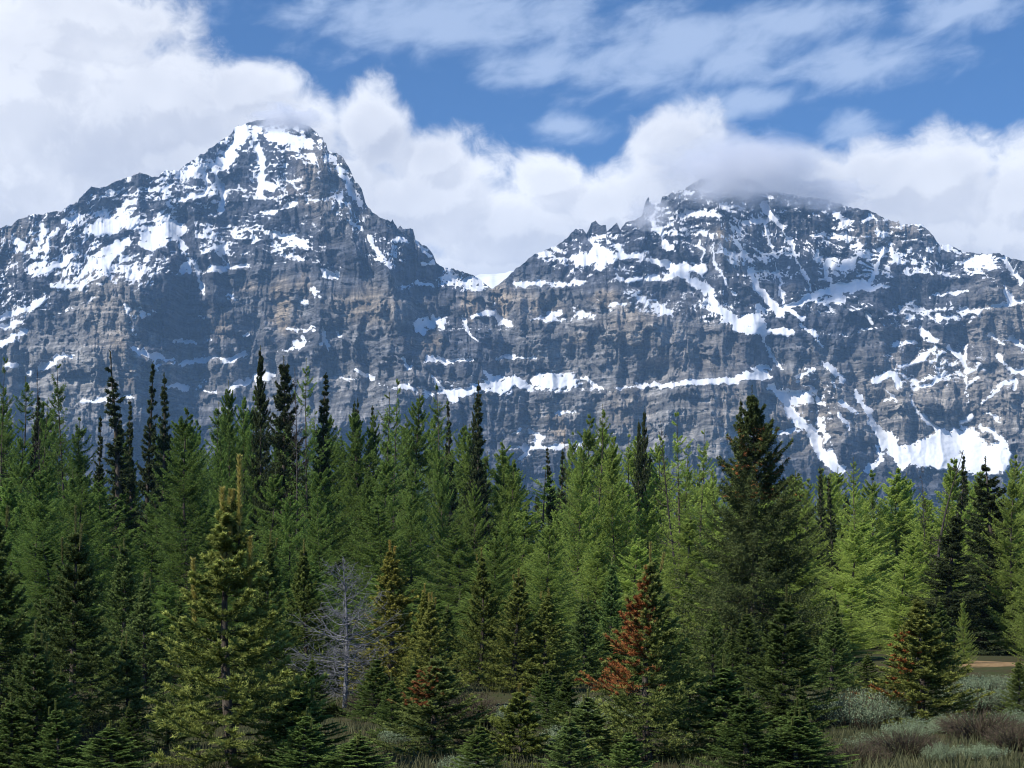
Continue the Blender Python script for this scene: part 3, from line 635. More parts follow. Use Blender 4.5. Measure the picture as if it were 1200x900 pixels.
def conifer(seed, H, Rad, h0=0.3, nb=150, whorl=0, el_top=50, el_bot=-15, upturn=0.25, prof=0.85, fill=0.35, irregular=0.25, K=14, tw=0.42, twmin=0.1, tang=55, hang=0.25,
            N=9, nl=0.1, nw=0.02, fwd=0.8, trunk_r=None, leaders=0, lead_len=0.5, shoots=(), dead=None, gaps=0.0, bare_below=None, lean=0.0, axis_twigs=3, tip_gain=0.8, curl=0.0, bough=0.012, tuft_top=0, wtwigs=0, taper=0.7):
    rng = np.random.default_rng(seed)
    trunk_r = trunk_r or 0.014 * H + 0.02
    bend = lambda z: np.stack([lean * (z / H) ** 2 * H + 0.012 * H * np.sin(z * 5 / H + seed), 0.010 * H * np.sin(z * 4 / H + seed * 2), z], -1) - np.array([0.012 * H * np.sin(seed), 0.010 * H * np.sin(seed * 2), 0])
    tz = np.linspace(-0.25, H, 14)
    wood = [tubes(bend(tz)[None], (trunk_r * (1 - 0.96 * np.clip(tz, 0, H) / H))[None] + 0.004, 7)]
    if whorl:
        nw_ = max(3, nb // whorl)
        uz = (np.arange(nw_) + rng.uniform(-.2, .2, nw_)) / nw_
        u = np.repeat(np.clip(uz, 0, 0.985), whorl) + rng.normal(0, 0.012, nw_ * whorl)
        ph = np.tile(np.arange(whorl) * 2 * np.pi / whorl, nw_) + np.repeat(rng.random(nw_) * 7, whorl) + rng.normal(0, 0.25, nw_ * whorl)
    else:
        u = np.sort(1 - (1 - rng.random(nb)) ** 0.72); ph = np.arange(nb) * 2.39996 + rng.normal(0, 0.5, nb)
    u = np.clip(u, 0, 0.99)
    keep = (rng.random(len(u)) > gaps * 0.5) & (vnoise(u * 16 + seed, (ph % 6.283) * 0.9 + seed * 3, 300) > gaps * 0.9)
    u, ph = u[keep], ph[keep]
    B = len(u)
    z = h0 + (H - h0) * u
    L = Rad * ((1 - u) ** prof) * np.clip(fill + u * 3.0, 0, 1) * np.clip(1 + rng.normal(0, irregular, B), 0.35, 1.45) + 0.03 * Rad
    if tuft_top: L = np.where(u > 1 - tuft_top, L * 1.9, L)
    el = np.radians(el_bot + (el_top - el_bot) * u ** 1.4 + rng.normal(0, 7, B))
    h = np.stack([np.cos(ph), np.sin(ph), ph * 0], -1); side = np.stack([-np.sin(ph), np.cos(ph), ph * 0], -1)
    b0 = bend(z)
    def bpos(t):   # (B,k)
        r = L[:, None] * t
        sway = np.sin(t * 3 + ph[:, None] * 3) * 0.06 * L[:, None]
        return b0[:, None] + h[:, None] * (r * np.cos(el)[:, None])[..., None] + side[:, None] * sway[..., None] + \
            np.array([0, 0, 1.0]) * (r * np.sin(el)[:, None] + L[:, None] * upturn * t ** 2 - L[:, None] * 0.10 * np.sin(t * np.pi))[..., None]
    tt = np.linspace(0, 1, 5)[None].repeat(B, 0)
    wood.append(tubes(bpos(tt), (bough * (0.35 + L / Rad))[:, None] * (1 - 0.85 * tt), 3))
    if wtwigs:
        wt = rng.uniform(0.25, 1.0, (B, wtwigs)); pw = bpos(wt)
        dw = rng.normal(size=(B, wtwigs, 3)) * 0.7 + h[:, None] * 0.8; dw[..., 2] += 0.25; dw = unit(dw)
        lw = (L[:, None] * 0.38 * (1.15 - wt) + 0.10)[..., None] * rng.uniform(0.6, 1.4, (B, wtwigs, 1))
        kink = pw + dw * lw * 0.55; en = kink + unit(dw + rng.normal(0, 0.45, dw.shape)) * lw * 0.55
        wood.append(tubes(np.stack([pw, kink, en], 2).reshape(-1, 3, 3), np.broadcast_to(np.array([0.4, 0.3, 0.15]) * bough, (B * wtwigs, 3)), 3))
    # twigs
    if bare_below is not None: fol = u > bare_below
    else: fol = np.ones(B, bool)
    tk = 0.14 + 0.86 * (np.arange(K)[None] + rng.random((B, K))) / K
    pb = bpos(tk)
    tg = unit(bpos(np.clip(tk + 0.05, 0, 1.05)) - pb)
    sg = np.where((np.arange(K) % 2)[None] == 0, 1.0, -1.0) * np.ones((B, 1))
    an = np.radians(tang + rng.normal(0, 14, (B, K))) * sg
    dr = tg * np.cos(an)[..., None] + side[:, None] * np.sin(an)[..., None]
    dr[..., 2] += -hang + rng.normal(0, 0.16, (B, K))
    dr = unit(dr)
    tl = (tw * L[:, None] * (1.08 - tk) + twmin * (1 - taper * u[:, None])) * rng.uniform(0.65, 1.2, (B, K))
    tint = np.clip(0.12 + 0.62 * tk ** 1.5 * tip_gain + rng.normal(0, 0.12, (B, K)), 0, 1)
    hasf = np.broadcast_to(fol[:, None], (B, K))
    if dead is not None:
        dm = dead(rng, pb, H, ph)
        tint = np.where(dm, 1.62 + rng.normal(0, .22, (B, K)), tint)
    P0 = pb[hasf]; P1 = (pb + dr * tl[..., None])[hasf]; TN = tint[hasf]
    # needles on the boughs themselves
    ta = np.linspace(0.3, 1.0, axis_twigs + 1)
    pa = bpos(ta[None].repeat(B, 0))
    tip = pa[:, -1] + unit(pa[:, -1] - pa[:, -2]) * (twmin * (1 - taper * u))[:, None]
    A0 = np.concatenate([pa[:, :-1].reshape(-1, 3), pa[:, -1]]); A1 = np.concatenate([pa[:, 1:].reshape(-1, 3), tip])
    at = np.concatenate([np.full(B * axis_twigs, 0.35), np.full(B, 0.35 + 0.6 * tip_gain)])
    am = np.concatenate([np.repeat(fol, axis_twigs), fol])
    if dead is not None:
        dA = dead(rng, A0[None], H, None)[0]; at = np.where(dA, 1.62 + rng.normal(0, .2, at.shape), at)
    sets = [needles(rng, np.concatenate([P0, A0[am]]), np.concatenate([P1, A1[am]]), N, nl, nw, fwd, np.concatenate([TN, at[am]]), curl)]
    # upright leading shoots
    top = bend(np.array([H]))[0]
    l0 = [bend(np.array([H * 0.97]))[0]]; l1 = [top + np.array([0, 0, lead_len * (0.8 if leaders else 0.15)])]
    for i in range(leaders):
        a = rng.random() * 7; q = top + np.array([math.cos(a) * Rad * (0.12 + 0.16 * i / max(1, leaders)), math.sin(a) * Rad * 0.2, -lead_len * (0.3 + 0.55 * i + rng.random() * 0.3)])
        l0.append(q); l1.append(q + np.array([rng.normal(0, .03), 0, lead_len * rng.uniform(0.5, 0.9)]))
        wood.append(tubes(np.array([[bend(np.array([max(0.1, q[2] - 0.3)]))[0], q, l1[-1]]]), np.array([[bough, bough, 0.005]]), 4))
    for dx, za, zb in shoots:
        l0.append(np.array([dx, 0.02, za])); l1.append(np.array([dx * 1.04, 0.0, zb]))
        wood.append(tubes(np.array([[bend(np.array([za * 0.86]))[0], (dx * 0.8, 0.01, za * 0.93), l0[-1]]]), np.array([[bough, bough, bough]]), 4))
    l0 = np.array(l0); l1 = np.array(l1)
    wood.append(tubes(np.stack([l0, (l0 + l1) / 2, l1], 1), np.full((len(l0), 3), bough * 0.7), 4))
    if nl > 0:
        sets.append(needles(rng, l0, l1, int(N * (14 if shoots else 9 if leaders else 2)), nl * (1.15 if shoots else 0.9), nw, 1.2, np.full(len(l0), 2.8 if leaders or shoots else 0.6)))
    V, Fc = join(wood)
    nV, nT, k = [], [], 0
    for a, b, c in sets:
        nV.append(a); nT.append(b + k); k += len(a)
    return (V, Fc), (np.concatenate(nV), np.concatenate(nT), np.concatenate([s[2] for s in sets]))


class Kind:
    """one modelled tree; placed by copying the thing and its parts"""
    def __init__(self, name, cat, H, Rad, mat=None, bark=M_BARK, crown=True, **kw):
        self.name, self.cat, self.H, self.R = name, cat, H, Rad
        (V, Fc), (nV, nT, nt) = conifer(H=H, Rad=Rad, **kw)
        self.wood = tri_mesh("trunk", V, Fc, smooth=True); self.wood.materials.append(bark)
        self.crown = None
        if crown:
            self.crown = tri_mesh("crown", nV, nT, {'tint': nt}); self.crown.materials.append(mat)
        self.root = None


def set_tags(o, label, cat, group=None):
    o['label'] = label; o['category'] = cat
    if group: o['group'] = group


def place(kind, x, y, H, halfw, label, group=None, tint=(1, 1, 1), rot=None, sink=0.05, lead_extra=0.0):
    if kind.root is None:
        r = bpy.data.objects.new(kind.name, None); r.empty_display_size = 0.3; COL.objects.link(r)
        kids = [link("trunk", kind.wood, parent=r)]
        if kind.crown: kids.append(link("crown", kind.crown, parent=r))
        kind.root = r
    else:
        src = kind.root
        r = src.copy(); COL.objects.link(r)
        for k in list(r.keys()): del r[k]
        kids = []
        for ch in src.children:
            c = ch.copy(); COL.objects.link(c); c.parent = r; kids.append(c)
    rr = random.Random(int(x * 977 + y * 131))
    r.location = (x, y, gz(x, y) - sink)
    sz = H / kind.H; sx = halfw / kind.R
    ax = rr.uniform(0.9, 1.1); r.scale = (sx * ax, sx / ax, sz)
    r.rotation_euler = (rr.gauss(0, 0.012), rr.gauss(0, 0.015), rr.uniform(0, 6.28)) if rot is None else (0, 0, rot)
    for c in kids: c.color = (*tint, 1)
    set_tags(r, label, kind.cat, group)
    return r


def place_px(kind, px, py_top, Y, halfpx, label, group=None, **kw):
    """stand a tree at distance Y so that its tip reaches the height seen at row py_top"""
    x = (px - HX) / F * Y
    H = EYE + (HY - py_top) / F * Y - gz(x, Y)
    return place(kind, x, Y, H, halfpx / F * Y, label, group, **kw)


# ---- kinds of tree
LA = dict(mat=M_LARCH, el_top=38, el_bot=0, upturn=0.18, prof=0.74, hang=0.30, fwd=0.25, nl=0.066, nw=0.017, tang=64, tw=0.27, twmin=0.15, irregular=0.46, fill=0.6, trunk_r=0.10, bough=0.016)
larch = [Kind("larch_tree", "larch", 11, 2.1, seed=s, nb=nb, K=k, N=n, h0=0.4, gaps=0.12, **LA) for s, nb, k, n in ((1, 270, 27, 12), (2, 290, 25, 12), (3, 255, 27, 12), (4, 275, 26, 12), (5, 260, 27, 12), (6, 280, 25, 12), (7, 240, 27, 12), (8, 300, 24, 12))]
larch_sparse = [Kind("larch_tree", "larch", 13, 1.9, seed=s, nb=150, K=17, N=9, h0=1.5, gaps=0.36, **LA) for s in (11, 12, 13)]
SP = dict(mat=M_SPRUCE, el_top=35, el_bot=-22, upturn=0.18, prof=0.95, hang=0.35, fwd=0.7, nl=0.12, nw=0.026, tang=55, tw=0.42, twmin=0.10, fill=0.8, irregular=0.36)
spire = [Kind("spire_fir", "fir tree", 13, 0.85, seed=s, nb=280, K=10, N=9, h0=0.6, gaps=0.16, **SP) for s in (21, 22, 23)]
spruce = [Kind("spruce_tree", "spruce", 12, 2.0, seed=s, nb=280, K=22, N=9, h0=0.35, gaps=0.10, **SP) for s in (31, 32, 33)]
thin_spire = Kind("spire_fir", "fir tree", 13, 0.6, seed=24, nb=210, K=8, N=9, h0=2.5, gaps=0.45, tuft_top=0.22, **SP)
snag = [Kind("dead_tree", "dead tree", 9, 1.2, None, M_DARKW, False, seed=s, nb=46, K=1, N=1, el_top=40, el_bot=5, upturn=0.35, irregular=0.6, h0=1.5, lean=ln, trunk_r=0.09, bough=0.022, wtwigs=9) for s, ln in ((41, 0.02), (42, 0.10), (43, -0.12))]
YF = dict(mat=M_FIR, whorl=7, el_top=48, el_bot=-4, upturn=0.16, prof=1.02, fill=0.75, irregular=0.14, K=13, tw=0.38, twmin=0.09, tang=46, hang=0.06, N=48, nl=0.050, nw=0.0075, fwd=0.75, curl=0.45, bough=0.010, tip_gain=1.0, axis_twigs=4)
young = [Kind("young_fir", "fir tree", 3.4, 1.0, seed=s, nb=120, h0=0.12, leaders=ld, lead_len=0.5, **YF) for s, ld in ((51, 1), (52, 3), (53, 2), (54, 1))]
MF = dict(YF); MF.update(N=20, nl=0.072, nw=0.013, K=12)
midfir = [Kind("young_fir", "fir tree", 4.5, 1.1, seed=s, nb=150, h0=0.15, leaders=ld, lead_len=0.35, **MF) for s, ld in ((56, 1), (57, 2), (58, 1))]


def dead_side(zlo, zhi, ang, width):
    def f(rng, p, H, ph):
        a = np.arctan2(p[..., 1], p[..., 0]); d = np.abs((a - ang + np.pi) % (2 * np.pi) - np.pi)
        zz = p[..., 2] / H
        return (zz > zlo) & (zz < zhi) & (d + rng.normal(0, .3, d.shape) < width) & (rng.random(d.shape) < 0.82)
    return f


# ---- the forest
canopy = ([-60, 0, 60, 110, 150, 200, 260, 330, 400, 460, 520, 600, 650, 690, 740, 790, 830, 900, 950, 1000, 1060, 1100, 1150, 1200, 1260],
          [450, 462, 480, 545, 535, 505, 478, 490, 505, 485, 490, 535, 555, 508, 512, 515, 535, 548, 553, 558, 563, 558, 562, 556, 550])
SHADE_GREEN_L = (0.74, 0.88, 0.72)      # left stand: cloud shade put into the larch needle colour
SUN_GREEN_R = (1.72, 1.70, 1.32)      # right stand: sunlight put into the larch needle colour


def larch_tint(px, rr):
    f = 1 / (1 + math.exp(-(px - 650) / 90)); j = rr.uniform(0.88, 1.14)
    return tuple((a + (b - a) * f) * j for a, b in zip(SHADE_GREEN_L, SUN_GREEN_R))


def zone(px):
    if px < 170: return "near the left edge"
    if px < 300: return "left of the lone black spruce"
    if px < 440: return "below the triple-topped dark clump"
    if px < 620: return "in the middle of the forest"
    if px < 830: return "left of the biggest dark spruce"
    if px < 1010: return "right of the biggest dark spruce"
    return "toward the right edge"


rr = random.Random(7)
for row, (Y0, step, dpy, hw) in enumerate(((104, 27, 6, 44), (92, 25, -8, 42), (76, 34, 40, 46), (63, 50, 100, 52), (52, 70, 172, 54))):
    words_ = ("larch at the back of the stand", "larch with skyline tip", "larch below the skyline tips", "bushy larch halfway down the forest", "low bushy larch at the forest foot")[row]
    px = -70 + row * 9
    while px < 1275:
        q = px + rr.uniform(-9, 9)
        pt = np.interp(q, *canopy) + dpy + rr.uniform(-16, 20) * (1 + 0.25 * row)
        Y = Y0 + rr.uniform(-5, 5)
        k = rr.choice(larch if (row != 1 or rr.random() < 0.7) else larch_sparse)
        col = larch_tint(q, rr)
        shade = "pale" if q > 640 else "deep green"
        if not (row == 4 and (800 < q < 960 or 1085 < q)):
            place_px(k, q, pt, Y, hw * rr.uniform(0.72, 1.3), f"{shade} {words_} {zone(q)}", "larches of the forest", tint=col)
        px += step * rr.uniform(0.8, 1.2)
# dark spruces standing among and behind the larches
px = -60
while px < 1270:
    q = px + rr.uniform(-12, 12)
    pt = np.interp(q, *canopy) + rr.uniform(18, 70)
    place_px(rr.choice(spruce), q, pt, 108 + rr.uniform(-6, 6), rr.uniform(20, 30), f"dark spruce behind the larches {zone(q)}", "dark spruces behind the larches")
    px += 34

HERO = [  # kind, px, py_top, Y, half width px, label
 (spire[0], 38, 463, 84, 9, "slim dark fir spire left of the sparse larch near the left edge"),
 (snag[0], 47, 432, 82, 16, "bare dead spire beside the slim dark fir at far left"),
 (larch_sparse[0], 8, 420, 84, 26, "tall ragged larch cut by the left edge of the photo"),
 (larch_sparse[1], 73, 424, 82, 30, "sparse see-through larch standing above the left forest"),
 (thin_spire, 128, 411, 80, 12, "thin fir with tufted top and nearly bare stem at left"),
 (spire[1], 113, 488, 88, 9, "short dark spire just left of the thin tufted fir"),
 (spire[2], 147, 480, 86, 9, "short dark spire just right of the thin tufted fir"),
 (spire[0], 163, 468, 87, 9, "lowest spire of the dark pair right of the thin tufted fir"),
 (spire[1], 175, 424, 84, 11, "tallest dark spire between the thin tufted fir and the lone black spruce"),
 (spire[2], 192, 440, 83, 12, "dark spire directly right of the tallest spire at left"),
 (larch[1], 262, 447, 82, 34, "broad larch with its tip just left of the lone black spruce"),
 (spruce[0], 298, 407, 80, 21, "lone black pointed spruce with a clear narrow outline on the skyline"),
 (spruce[1], 331, 420, 78, 34, "wide dark spruce at the left of the triple-topped clump"),
 (larch_sparse[2], 358, 421, 77, 30, "open dark larch in the middle of the triple-topped clump"),
 (spire[0], 387, 437, 79, 13, "dark spire at the right of the triple-topped clump"),
 (snag[1], 345, 430, 76, 22, "dark crooked dead larch inside the triple-topped clump"),
 (spire[1], 410, 470, 96, 7, "leftmost of the small dark spires between clump and tall larch"),
 (spire[2], 419, 468, 97, 7, "middle one of the small dark spires between clump and tall larch"),
 (spire[0], 433, 475, 96, 7, "rightmost of the small dark spires between clump and tall larch"),
 (larch_sparse[0], 463, 445, 84, 26, "tall larch with a narrow tip right of the three small spires"),
 (larch_sparse[1], 513, 449, 83, 30, "open larch with bare upswept boughs on the skyline"),
 (spire[1], 528, 468, 86, 8, "thin dark spire touching the open larch"),
 (spruce[2], 557, 459, 84, 13, "left one of the two close dark spires right of the open larch"),
 (spire[2], 574, 447, 84, 11, "right and taller one of the two close dark spires"),
 (spire[0], 646, 525, 88, 8, "left small black spire under the snow ledge in mid forest"),
 (spire[1], 657, 527, 89, 8, "right small black spire under the snow ledge in mid forest"),
 (snag[0], 664, 505, 90, 10, "thin bare dead stem above the small black spires"),
 (larch_sparse[2], 697, 474, 74, 30, "pale larch with a curved leaning tip in the bright clump"),
 (larch[2], 680, 512, 70, 36, "full pale larch left of the curved tip larch"),
 (larch[3], 722, 510, 72, 36, "full pale larch right of the curved tip larch"),
 (spruce[0], 747, 490, 82, 12, "shorter of two dark spruce tips behind the bright larches"),
 (spruce[1], 757, 477, 82, 14, "taller of two dark spruce tips behind the bright larches"),
 (larch_sparse[0], 792, 482, 72, 34, "pale larch with dark bare forked stems left of the big spruce"),
 (snag[1], 797, 496, 71, 26, "dark forked dead stems inside the pale larch left of the big spruce"),
 (larch_sparse[1], 822, 503, 72, 30, "thin pale larch touching the left side of the big spruce"),
 (spire[2], 955, 548, 86, 8, "black spire behind the right side of the big spruce"),
 (spire[0], 972, 560, 84, 8, "second black spire right of the big spruce"),
 (larch_sparse[2], 1003, 535, 82, 22, "narrow pale larch topping the right stand"),
 (snag[2], 1100, 532, 72, 34, "leaning bare dead larch with crooked stem in the right stand"),
 (snag[0], 1086, 548, 74, 18, "short bare dead stem left of the leaning dead larch"),
 (spire[1], 1127, 533, 80, 9, "slender dark spire in front of the big snow patch"),
 (spire[2], 1139, 548, 82, 8, "short dark spire between two taller ones at right"),
 (spruce[2], 1150, 536, 58, 42, "tall black spruce with a narrow head in the right stand"),
 (spruce[0], 1117, 600, 55, 36, "black spruce leaning on the left of the tall narrow-headed one"),
 (larch[4], 1190, 548, 56, 46, "fresh green larch at the right edge beside the black spruce"),
 (larch[5], 1212, 628, 50, 34, "fresh green low larch at the right edge"),
 (larch[0], 222, 478, 66, 58, "big bushy dark larch filling the forest left of the multi-leader fir"),
 (larch[2], 95, 548, 64, 46, "rounded green larch in the left forest below the dark spires"),
 (larch[3], 20, 560, 60, 50, "rounded green larch at the left edge"),
 (larch[4], 585, 620, 50, 46, "soft grey-green larch in the middle of the forest foot"),
 (larch[1], 640, 610, 52, 50, "greyish open larch right of the soft grey-green one"),
 (larch[0], 1130, 700, 43, 14, "bright green larch sapling against the black spruce at right"),
]
for k, px, pt, Y, hw, lab in HERO:
    grp = {"larch": "larches of the forest", "dead tree": "dead stems in the forest"}.get(k.cat, "dark spires and spruces of the skyline")
    if k.cat == 'larch' and Y < 60: hw *= 0.85
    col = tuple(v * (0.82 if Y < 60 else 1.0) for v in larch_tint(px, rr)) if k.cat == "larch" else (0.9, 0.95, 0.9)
    wide = 1.75 if k.name == "spire_fir" else 1.5 if k in spruce else 1.35 if k in larch_sparse else 1.1
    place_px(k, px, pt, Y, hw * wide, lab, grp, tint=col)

# ---- big dark spruce
big = Kind("spruce_tree", "spruce", 9.4, 2.7, mat=M_SPRUCE, seed=61, nb=340, K=30, N=13, h0=0.3, gaps=0.02, el_top=42, el_bot=-20, upturn=0.22, prof=0.82, lead_len=3.0, hang=0.30, fwd=0.7, nl=0.10, nw=0.016, tang=52, tw=0.40, twmin=0.12, fill=0.7, irregular=0.2,
           dead=lambda rng, p, H, ph: (p[..., 2] / H > 0.62) & (p[..., 2] / H < 0.9) & (rng.random(p.shape[:-1]) < 0.09))
place_px(big, 880, 464, 46, 102, "biggest dark spruce, tall and pointed, with rusty cones near its top", None, tint=(1.35, 1.42, 1.1))
second = spire[0]
place_px(second, 864, 468, 47, 16, "narrow second top close against the left of the biggest spruce", "dark spires and spruces of the skyline", tint=(1.2, 1.2, 1.1))

# ---- foreground firs
FA = Kind("young_fir", "fir tree", 3.9, 1.15, seed=71, nb=102, h0=0.35, leaders=0, lead_len=0.3, gaps=0.07, shoots=((0.08, 3.3, 4.42), (-0.11, 3.0, 3.98), (-0.03, 2.9, 3.85), (-0.43, 2.1, 3.0), (0.2, 2.6, 3.3)), **{**YF, 'N': 60, 'nl': 0.058, 'nw': 0.0085, 'K': 12, 'whorl': 6, 'prof': 1.1})
FN = Kind("young_fir", "fir tree", 3.2, 1.3, seed=72, nb=132, h0=0.08, leaders=1, lead_len=0.4, dead=dead_side(0.36, 1.01, math.pi, 1.25), **{**YF, 'prof': 1.15})
FK = Kind("young_fir", "fir tree", 2.4, 1.0, seed=73, nb=102, h0=0.08, leaders=0, dead=dead_side(0.55, 0.92, 3.6, 1.1), **YF)
FL = Kind("young_fir", "fir tree", 1.6, 0.65, seed=74, nb=54, h0=0.05, leaders=1, lead_len=0.2, **{**YF, 'whorl': 5})
FR = Kind("young_fir", "fir tree", 3.4, 1.0, seed=75, nb=150, h0=0.1, leaders=0, dead=dead_side(0.1, 0.75, 3.3, 0.45), **MF)
FG = [
 (FA, 272, 574, 15.3, 124, "tall young fir at left with several upright brown leading shoots", (1.3, 1.25, 1.0)),
 (young[1], 85, 618, 21, 78, "dark young fir with three pointed shoots left of the tall multi-leader fir", (0.75, 0.82, 0.8)),
 (young[0], -4, 600, 17, 92, "dense dark fir cut by the left edge of the photo", (0.72, 0.8, 0.75)),
 (young[2], 40, 742, 15.5, 70, "low spreading fir in the bottom left corner", (0.65, 0.75, 0.7)),
 (midfir[1], 146, 638, 34, 46, "small distant fir in the dark gap left of the multi-leader fir", (0.8, 0.9, 0.8)),
 (midfir[2], 168, 678, 28, 42, "small dark fir touching the left of the multi-leader fir", (0.75, 0.85, 0.8)),
 (young[3], 150, 752, 22, 44, "short pale fir with a bare grey stem foot at left", (0.9, 0.95, 0.9)),
 (midfir[0], 316, 632, 30, 44, "slim young fir just right of the multi-leader fir", (0.95, 1.0, 0.8)),
 (midfir[1], 358, 640, 32, 44, "slim young fir between multi-leader fir and grey dead fir", (0.85, 0.9, 0.7)),
 (young[2], 352, 800, 15.6, 78, "low fresh green fir in front of the grey dead fir", (0.72, 0.95, 0.75)),
 (midfir[2], 455, 642, 30, 56, "olive brown fir directly right of the grey dead fir", (1.15, 0.95, 0.65)),
 (midfir[1], 492, 690, 27, 40, "yellowish fir with a cluster of pale leading shoots mid picture", (1.2, 1.1, 0.75)),
 (midfir[0], 509, 700, 24, 42, "fir with one thick pale shoot right of the shoot cluster", (1.1, 1.0, 0.75)),
 (FK, 508, 768, 17.5, 84, "front fir at centre with reddish brown upper boughs", (0.9, 0.95, 0.85)),
 (midfir[0], 562, 650, 33, 42, "slim pointed fir right of centre with dark gaps between boughs", (0.95, 0.95, 0.7)),
 (midfir[1], 604, 672, 31, 46, "left one of a close pair of olive firs right of the slim pointed fir", (1.05, 1.0, 0.75)),
 (midfir[2], 640, 694, 31, 46, "right one of a close pair of olive firs right of the slim pointed fir", (1.0, 1.0, 0.75)),
 (midfir[2], 684, 700, 36, 36, "small green fir behind the pale willow clump", (0.8, 0.95, 0.85)),
 (midfir[0], 716, 660, 40, 34, "green fir just left of the rust-red fir", (0.75, 0.95, 0.8)),
 (FL, 612, 806, 16.2, 58, "little fir with a yellow star of shoots at its tip", (1.05, 1.05, 0.75)),
 (young[3], 690, 812, 16.5, 62, "low greyish fir between the little star-tipped fir and the rust-red fir", (0.8, 0.92, 0.85)),
 (FN, 760, 655, 16.8, 112, "fir with rust-red dead boughs on its left side", (1.0, 1.0, 0.85)),
 (young[0], 850, 776, 17.2, 80, "low dense fir in front of the big dark spruce", (0.62, 0.78, 0.65)),
 (young[3], 915, 700, 21, 72, "dark fir at the foot right of the big spruce", (0.62, 0.72, 0.62)),
 (midfir[1], 975, 720, 30, 38, "small dark fir left of the pale willow bush", (0.65, 0.78, 0.65)),
 (FR, 1078, 700, 22, 66, "olive fir with orange dead twigs on its left side", (0.95, 0.9, 0.68)),
 (young[2], 1192, 772, 23, 28, "small fir cut by the right edge", (0.7, 0.75, 0.6)),
 (young[1], 935, 822, 15.5, 62, "low dark spreading fir at the bottom below the big spruce", (0.6, 0.75, 0.62)),
 (young[2], 563, 846, 14.4, 46, "low round fir at the bottom edge between the front centre fir and the star-tipped fir", (0.85, 1.0, 0.8)),
 (young[0], 668, 838, 14.6, 50, "low greyish fir at the bottom edge right of the star-tipped fir", (0.8, 0.95, 0.85)),
 (young[3], 735, 852, 14.2, 48, "low fir at the bottom edge under the rust-red fir", (0.75, 0.92, 0.75)),
 (midfir[0], 1018, 765, 32, 26, "tiny fir behind the pale willow bush", (0.8, 0.9, 0.7)),
]
for k, px, pt, Y, hw, lab, tint in FG:
    place_px(k, px, pt, Y, hw, lab, "young firs at the forest edge", tint=tint, rot=0.0 if k in (FN, FK, FR, FA) else None)

# small firs filling the forest foot between the ones above
px = -20
while px < 1215:
    q = px + rr.uniform(-8, 8)
    if not (985 < q < 1045 or 1108 < q < 1185):
        v = rr.uniform(0.75, 1.05)
        place_px(rr.choice(midfir), q, rr.uniform(694, 752), rr.uniform(30, 42), rr.uniform(26, 40), f"small dark fir low at the forest foot {zone(q)}", "small firs along the forest foot", tint=(0.78 * v, 0.9 * v, 0.75 * v))
    px += 25

px = 10
while px < 960:
    q = px + rr.uniform(-14, 14)
    v = rr.uniform(0.75, 1.0)
    place_px(rr.choice(young), q, rr.uniform(768, 838) if 420 < q < 860 else rr.uniform(768, 866), rr.uniform(19, 26) if 420 < q < 860 else rr.uniform(15.2, 25), rr.uniform(30, 46), f"knee-high dark fir in the undergrowth {zone(q)}", "knee-high firs in the undergrowth", tint=(0.72 * v, 0.88 * v, 0.72 * v))
    px += 30

px = 0
while px < 960:
    q = px + rr.uniform(-14, 14)
    if not (205 < q < 335 or 425 < q < 830):
        v = rr.uniform(0.8, 1.1)
        place_px(rr.choice(young), q, rr.uniform(808, 868), rr.uniform(13.6, 15.2), rr.uniform(52, 78), f"low fir cut by the bottom edge {zone(q)}", "low firs along the bottom edge", tint=(0.72 * v, 0.9 * v, 0.75 * v))
    px += 72

# ---- grey dead fir
DF = Kind("dead_fir", "dead tree", 3.6, 0.95, None, M_GREY, False, seed=83, nb=130, K=1, N=1, el_top=50, el_bot=-2, upturn=0.30, irregular=0.6, h0=0.35, trunk_r=0.042, bough=0.011, prof=0.55, wtwigs=13, gaps=0.16)
df = place_px(DF, 404, 655, 27, 58, "bare silver-grey dead fir with tangled upswept branches")


# ---- shrubs and undergrowth
def shrub_mesh(seed, R_, H, stems, leaves, lsize, lw):
    rng = np.random.default_rng(seed)
    a = rng.random(stems) * 2 * np.pi; sp = np.sqrt(rng.random(stems)) * R_
    b = np.stack([np.cos(a) * sp * 0.35, np.sin(a) * sp * 0.35, np.full(stems, -0.05)], -1)
    e = np.stack([np.cos(a) * sp, np.sin(a) * sp, H * np.sqrt(np.clip(1 - (sp / R_) ** 2 * 0.7, 0, 1)) * rng.uniform(0.6, 1.1, stems)], -1)
    mid = (b + e) / 2 + np.array([0, 0, 0.12 * H]) + rng.normal(0, 0.05 * R_, (stems, 3))
    wood = tubes(np.stack([b, mid, e], 1), np.array([[0.010, 0.007, 0.003]]).repeat(stems, 0), 3)
    if not leaves: return wood, None
    t = rng.uniform(0.35, 1.05, (stems, leaves, 1))
    p = b[:, None] * (1 - t) ** 2 + mid[:, None] * 2 * t * (1 - t) + e[:, None] * t ** 2 + rng.normal(0, 0.05, (stems, leaves, 3))
    p = p.reshape(-1, 3); d = rng.normal(size=p.shape); d[:, 2] += 0.8; d = unit(d)
    w = unit(np.cross(d, rng.normal(size=p.shape)))
    V = np.stack([p, p + d * lsize * 0.5 + w * lw, p + d * lsize, p + d * lsize * 0.5 - w * lw], 1).reshape(-1, 3)
    tn = np.repeat(rng.random(len(p)), 4)
    return wood, (V, np.arange(len(V)).reshape(-1, 4), tn)


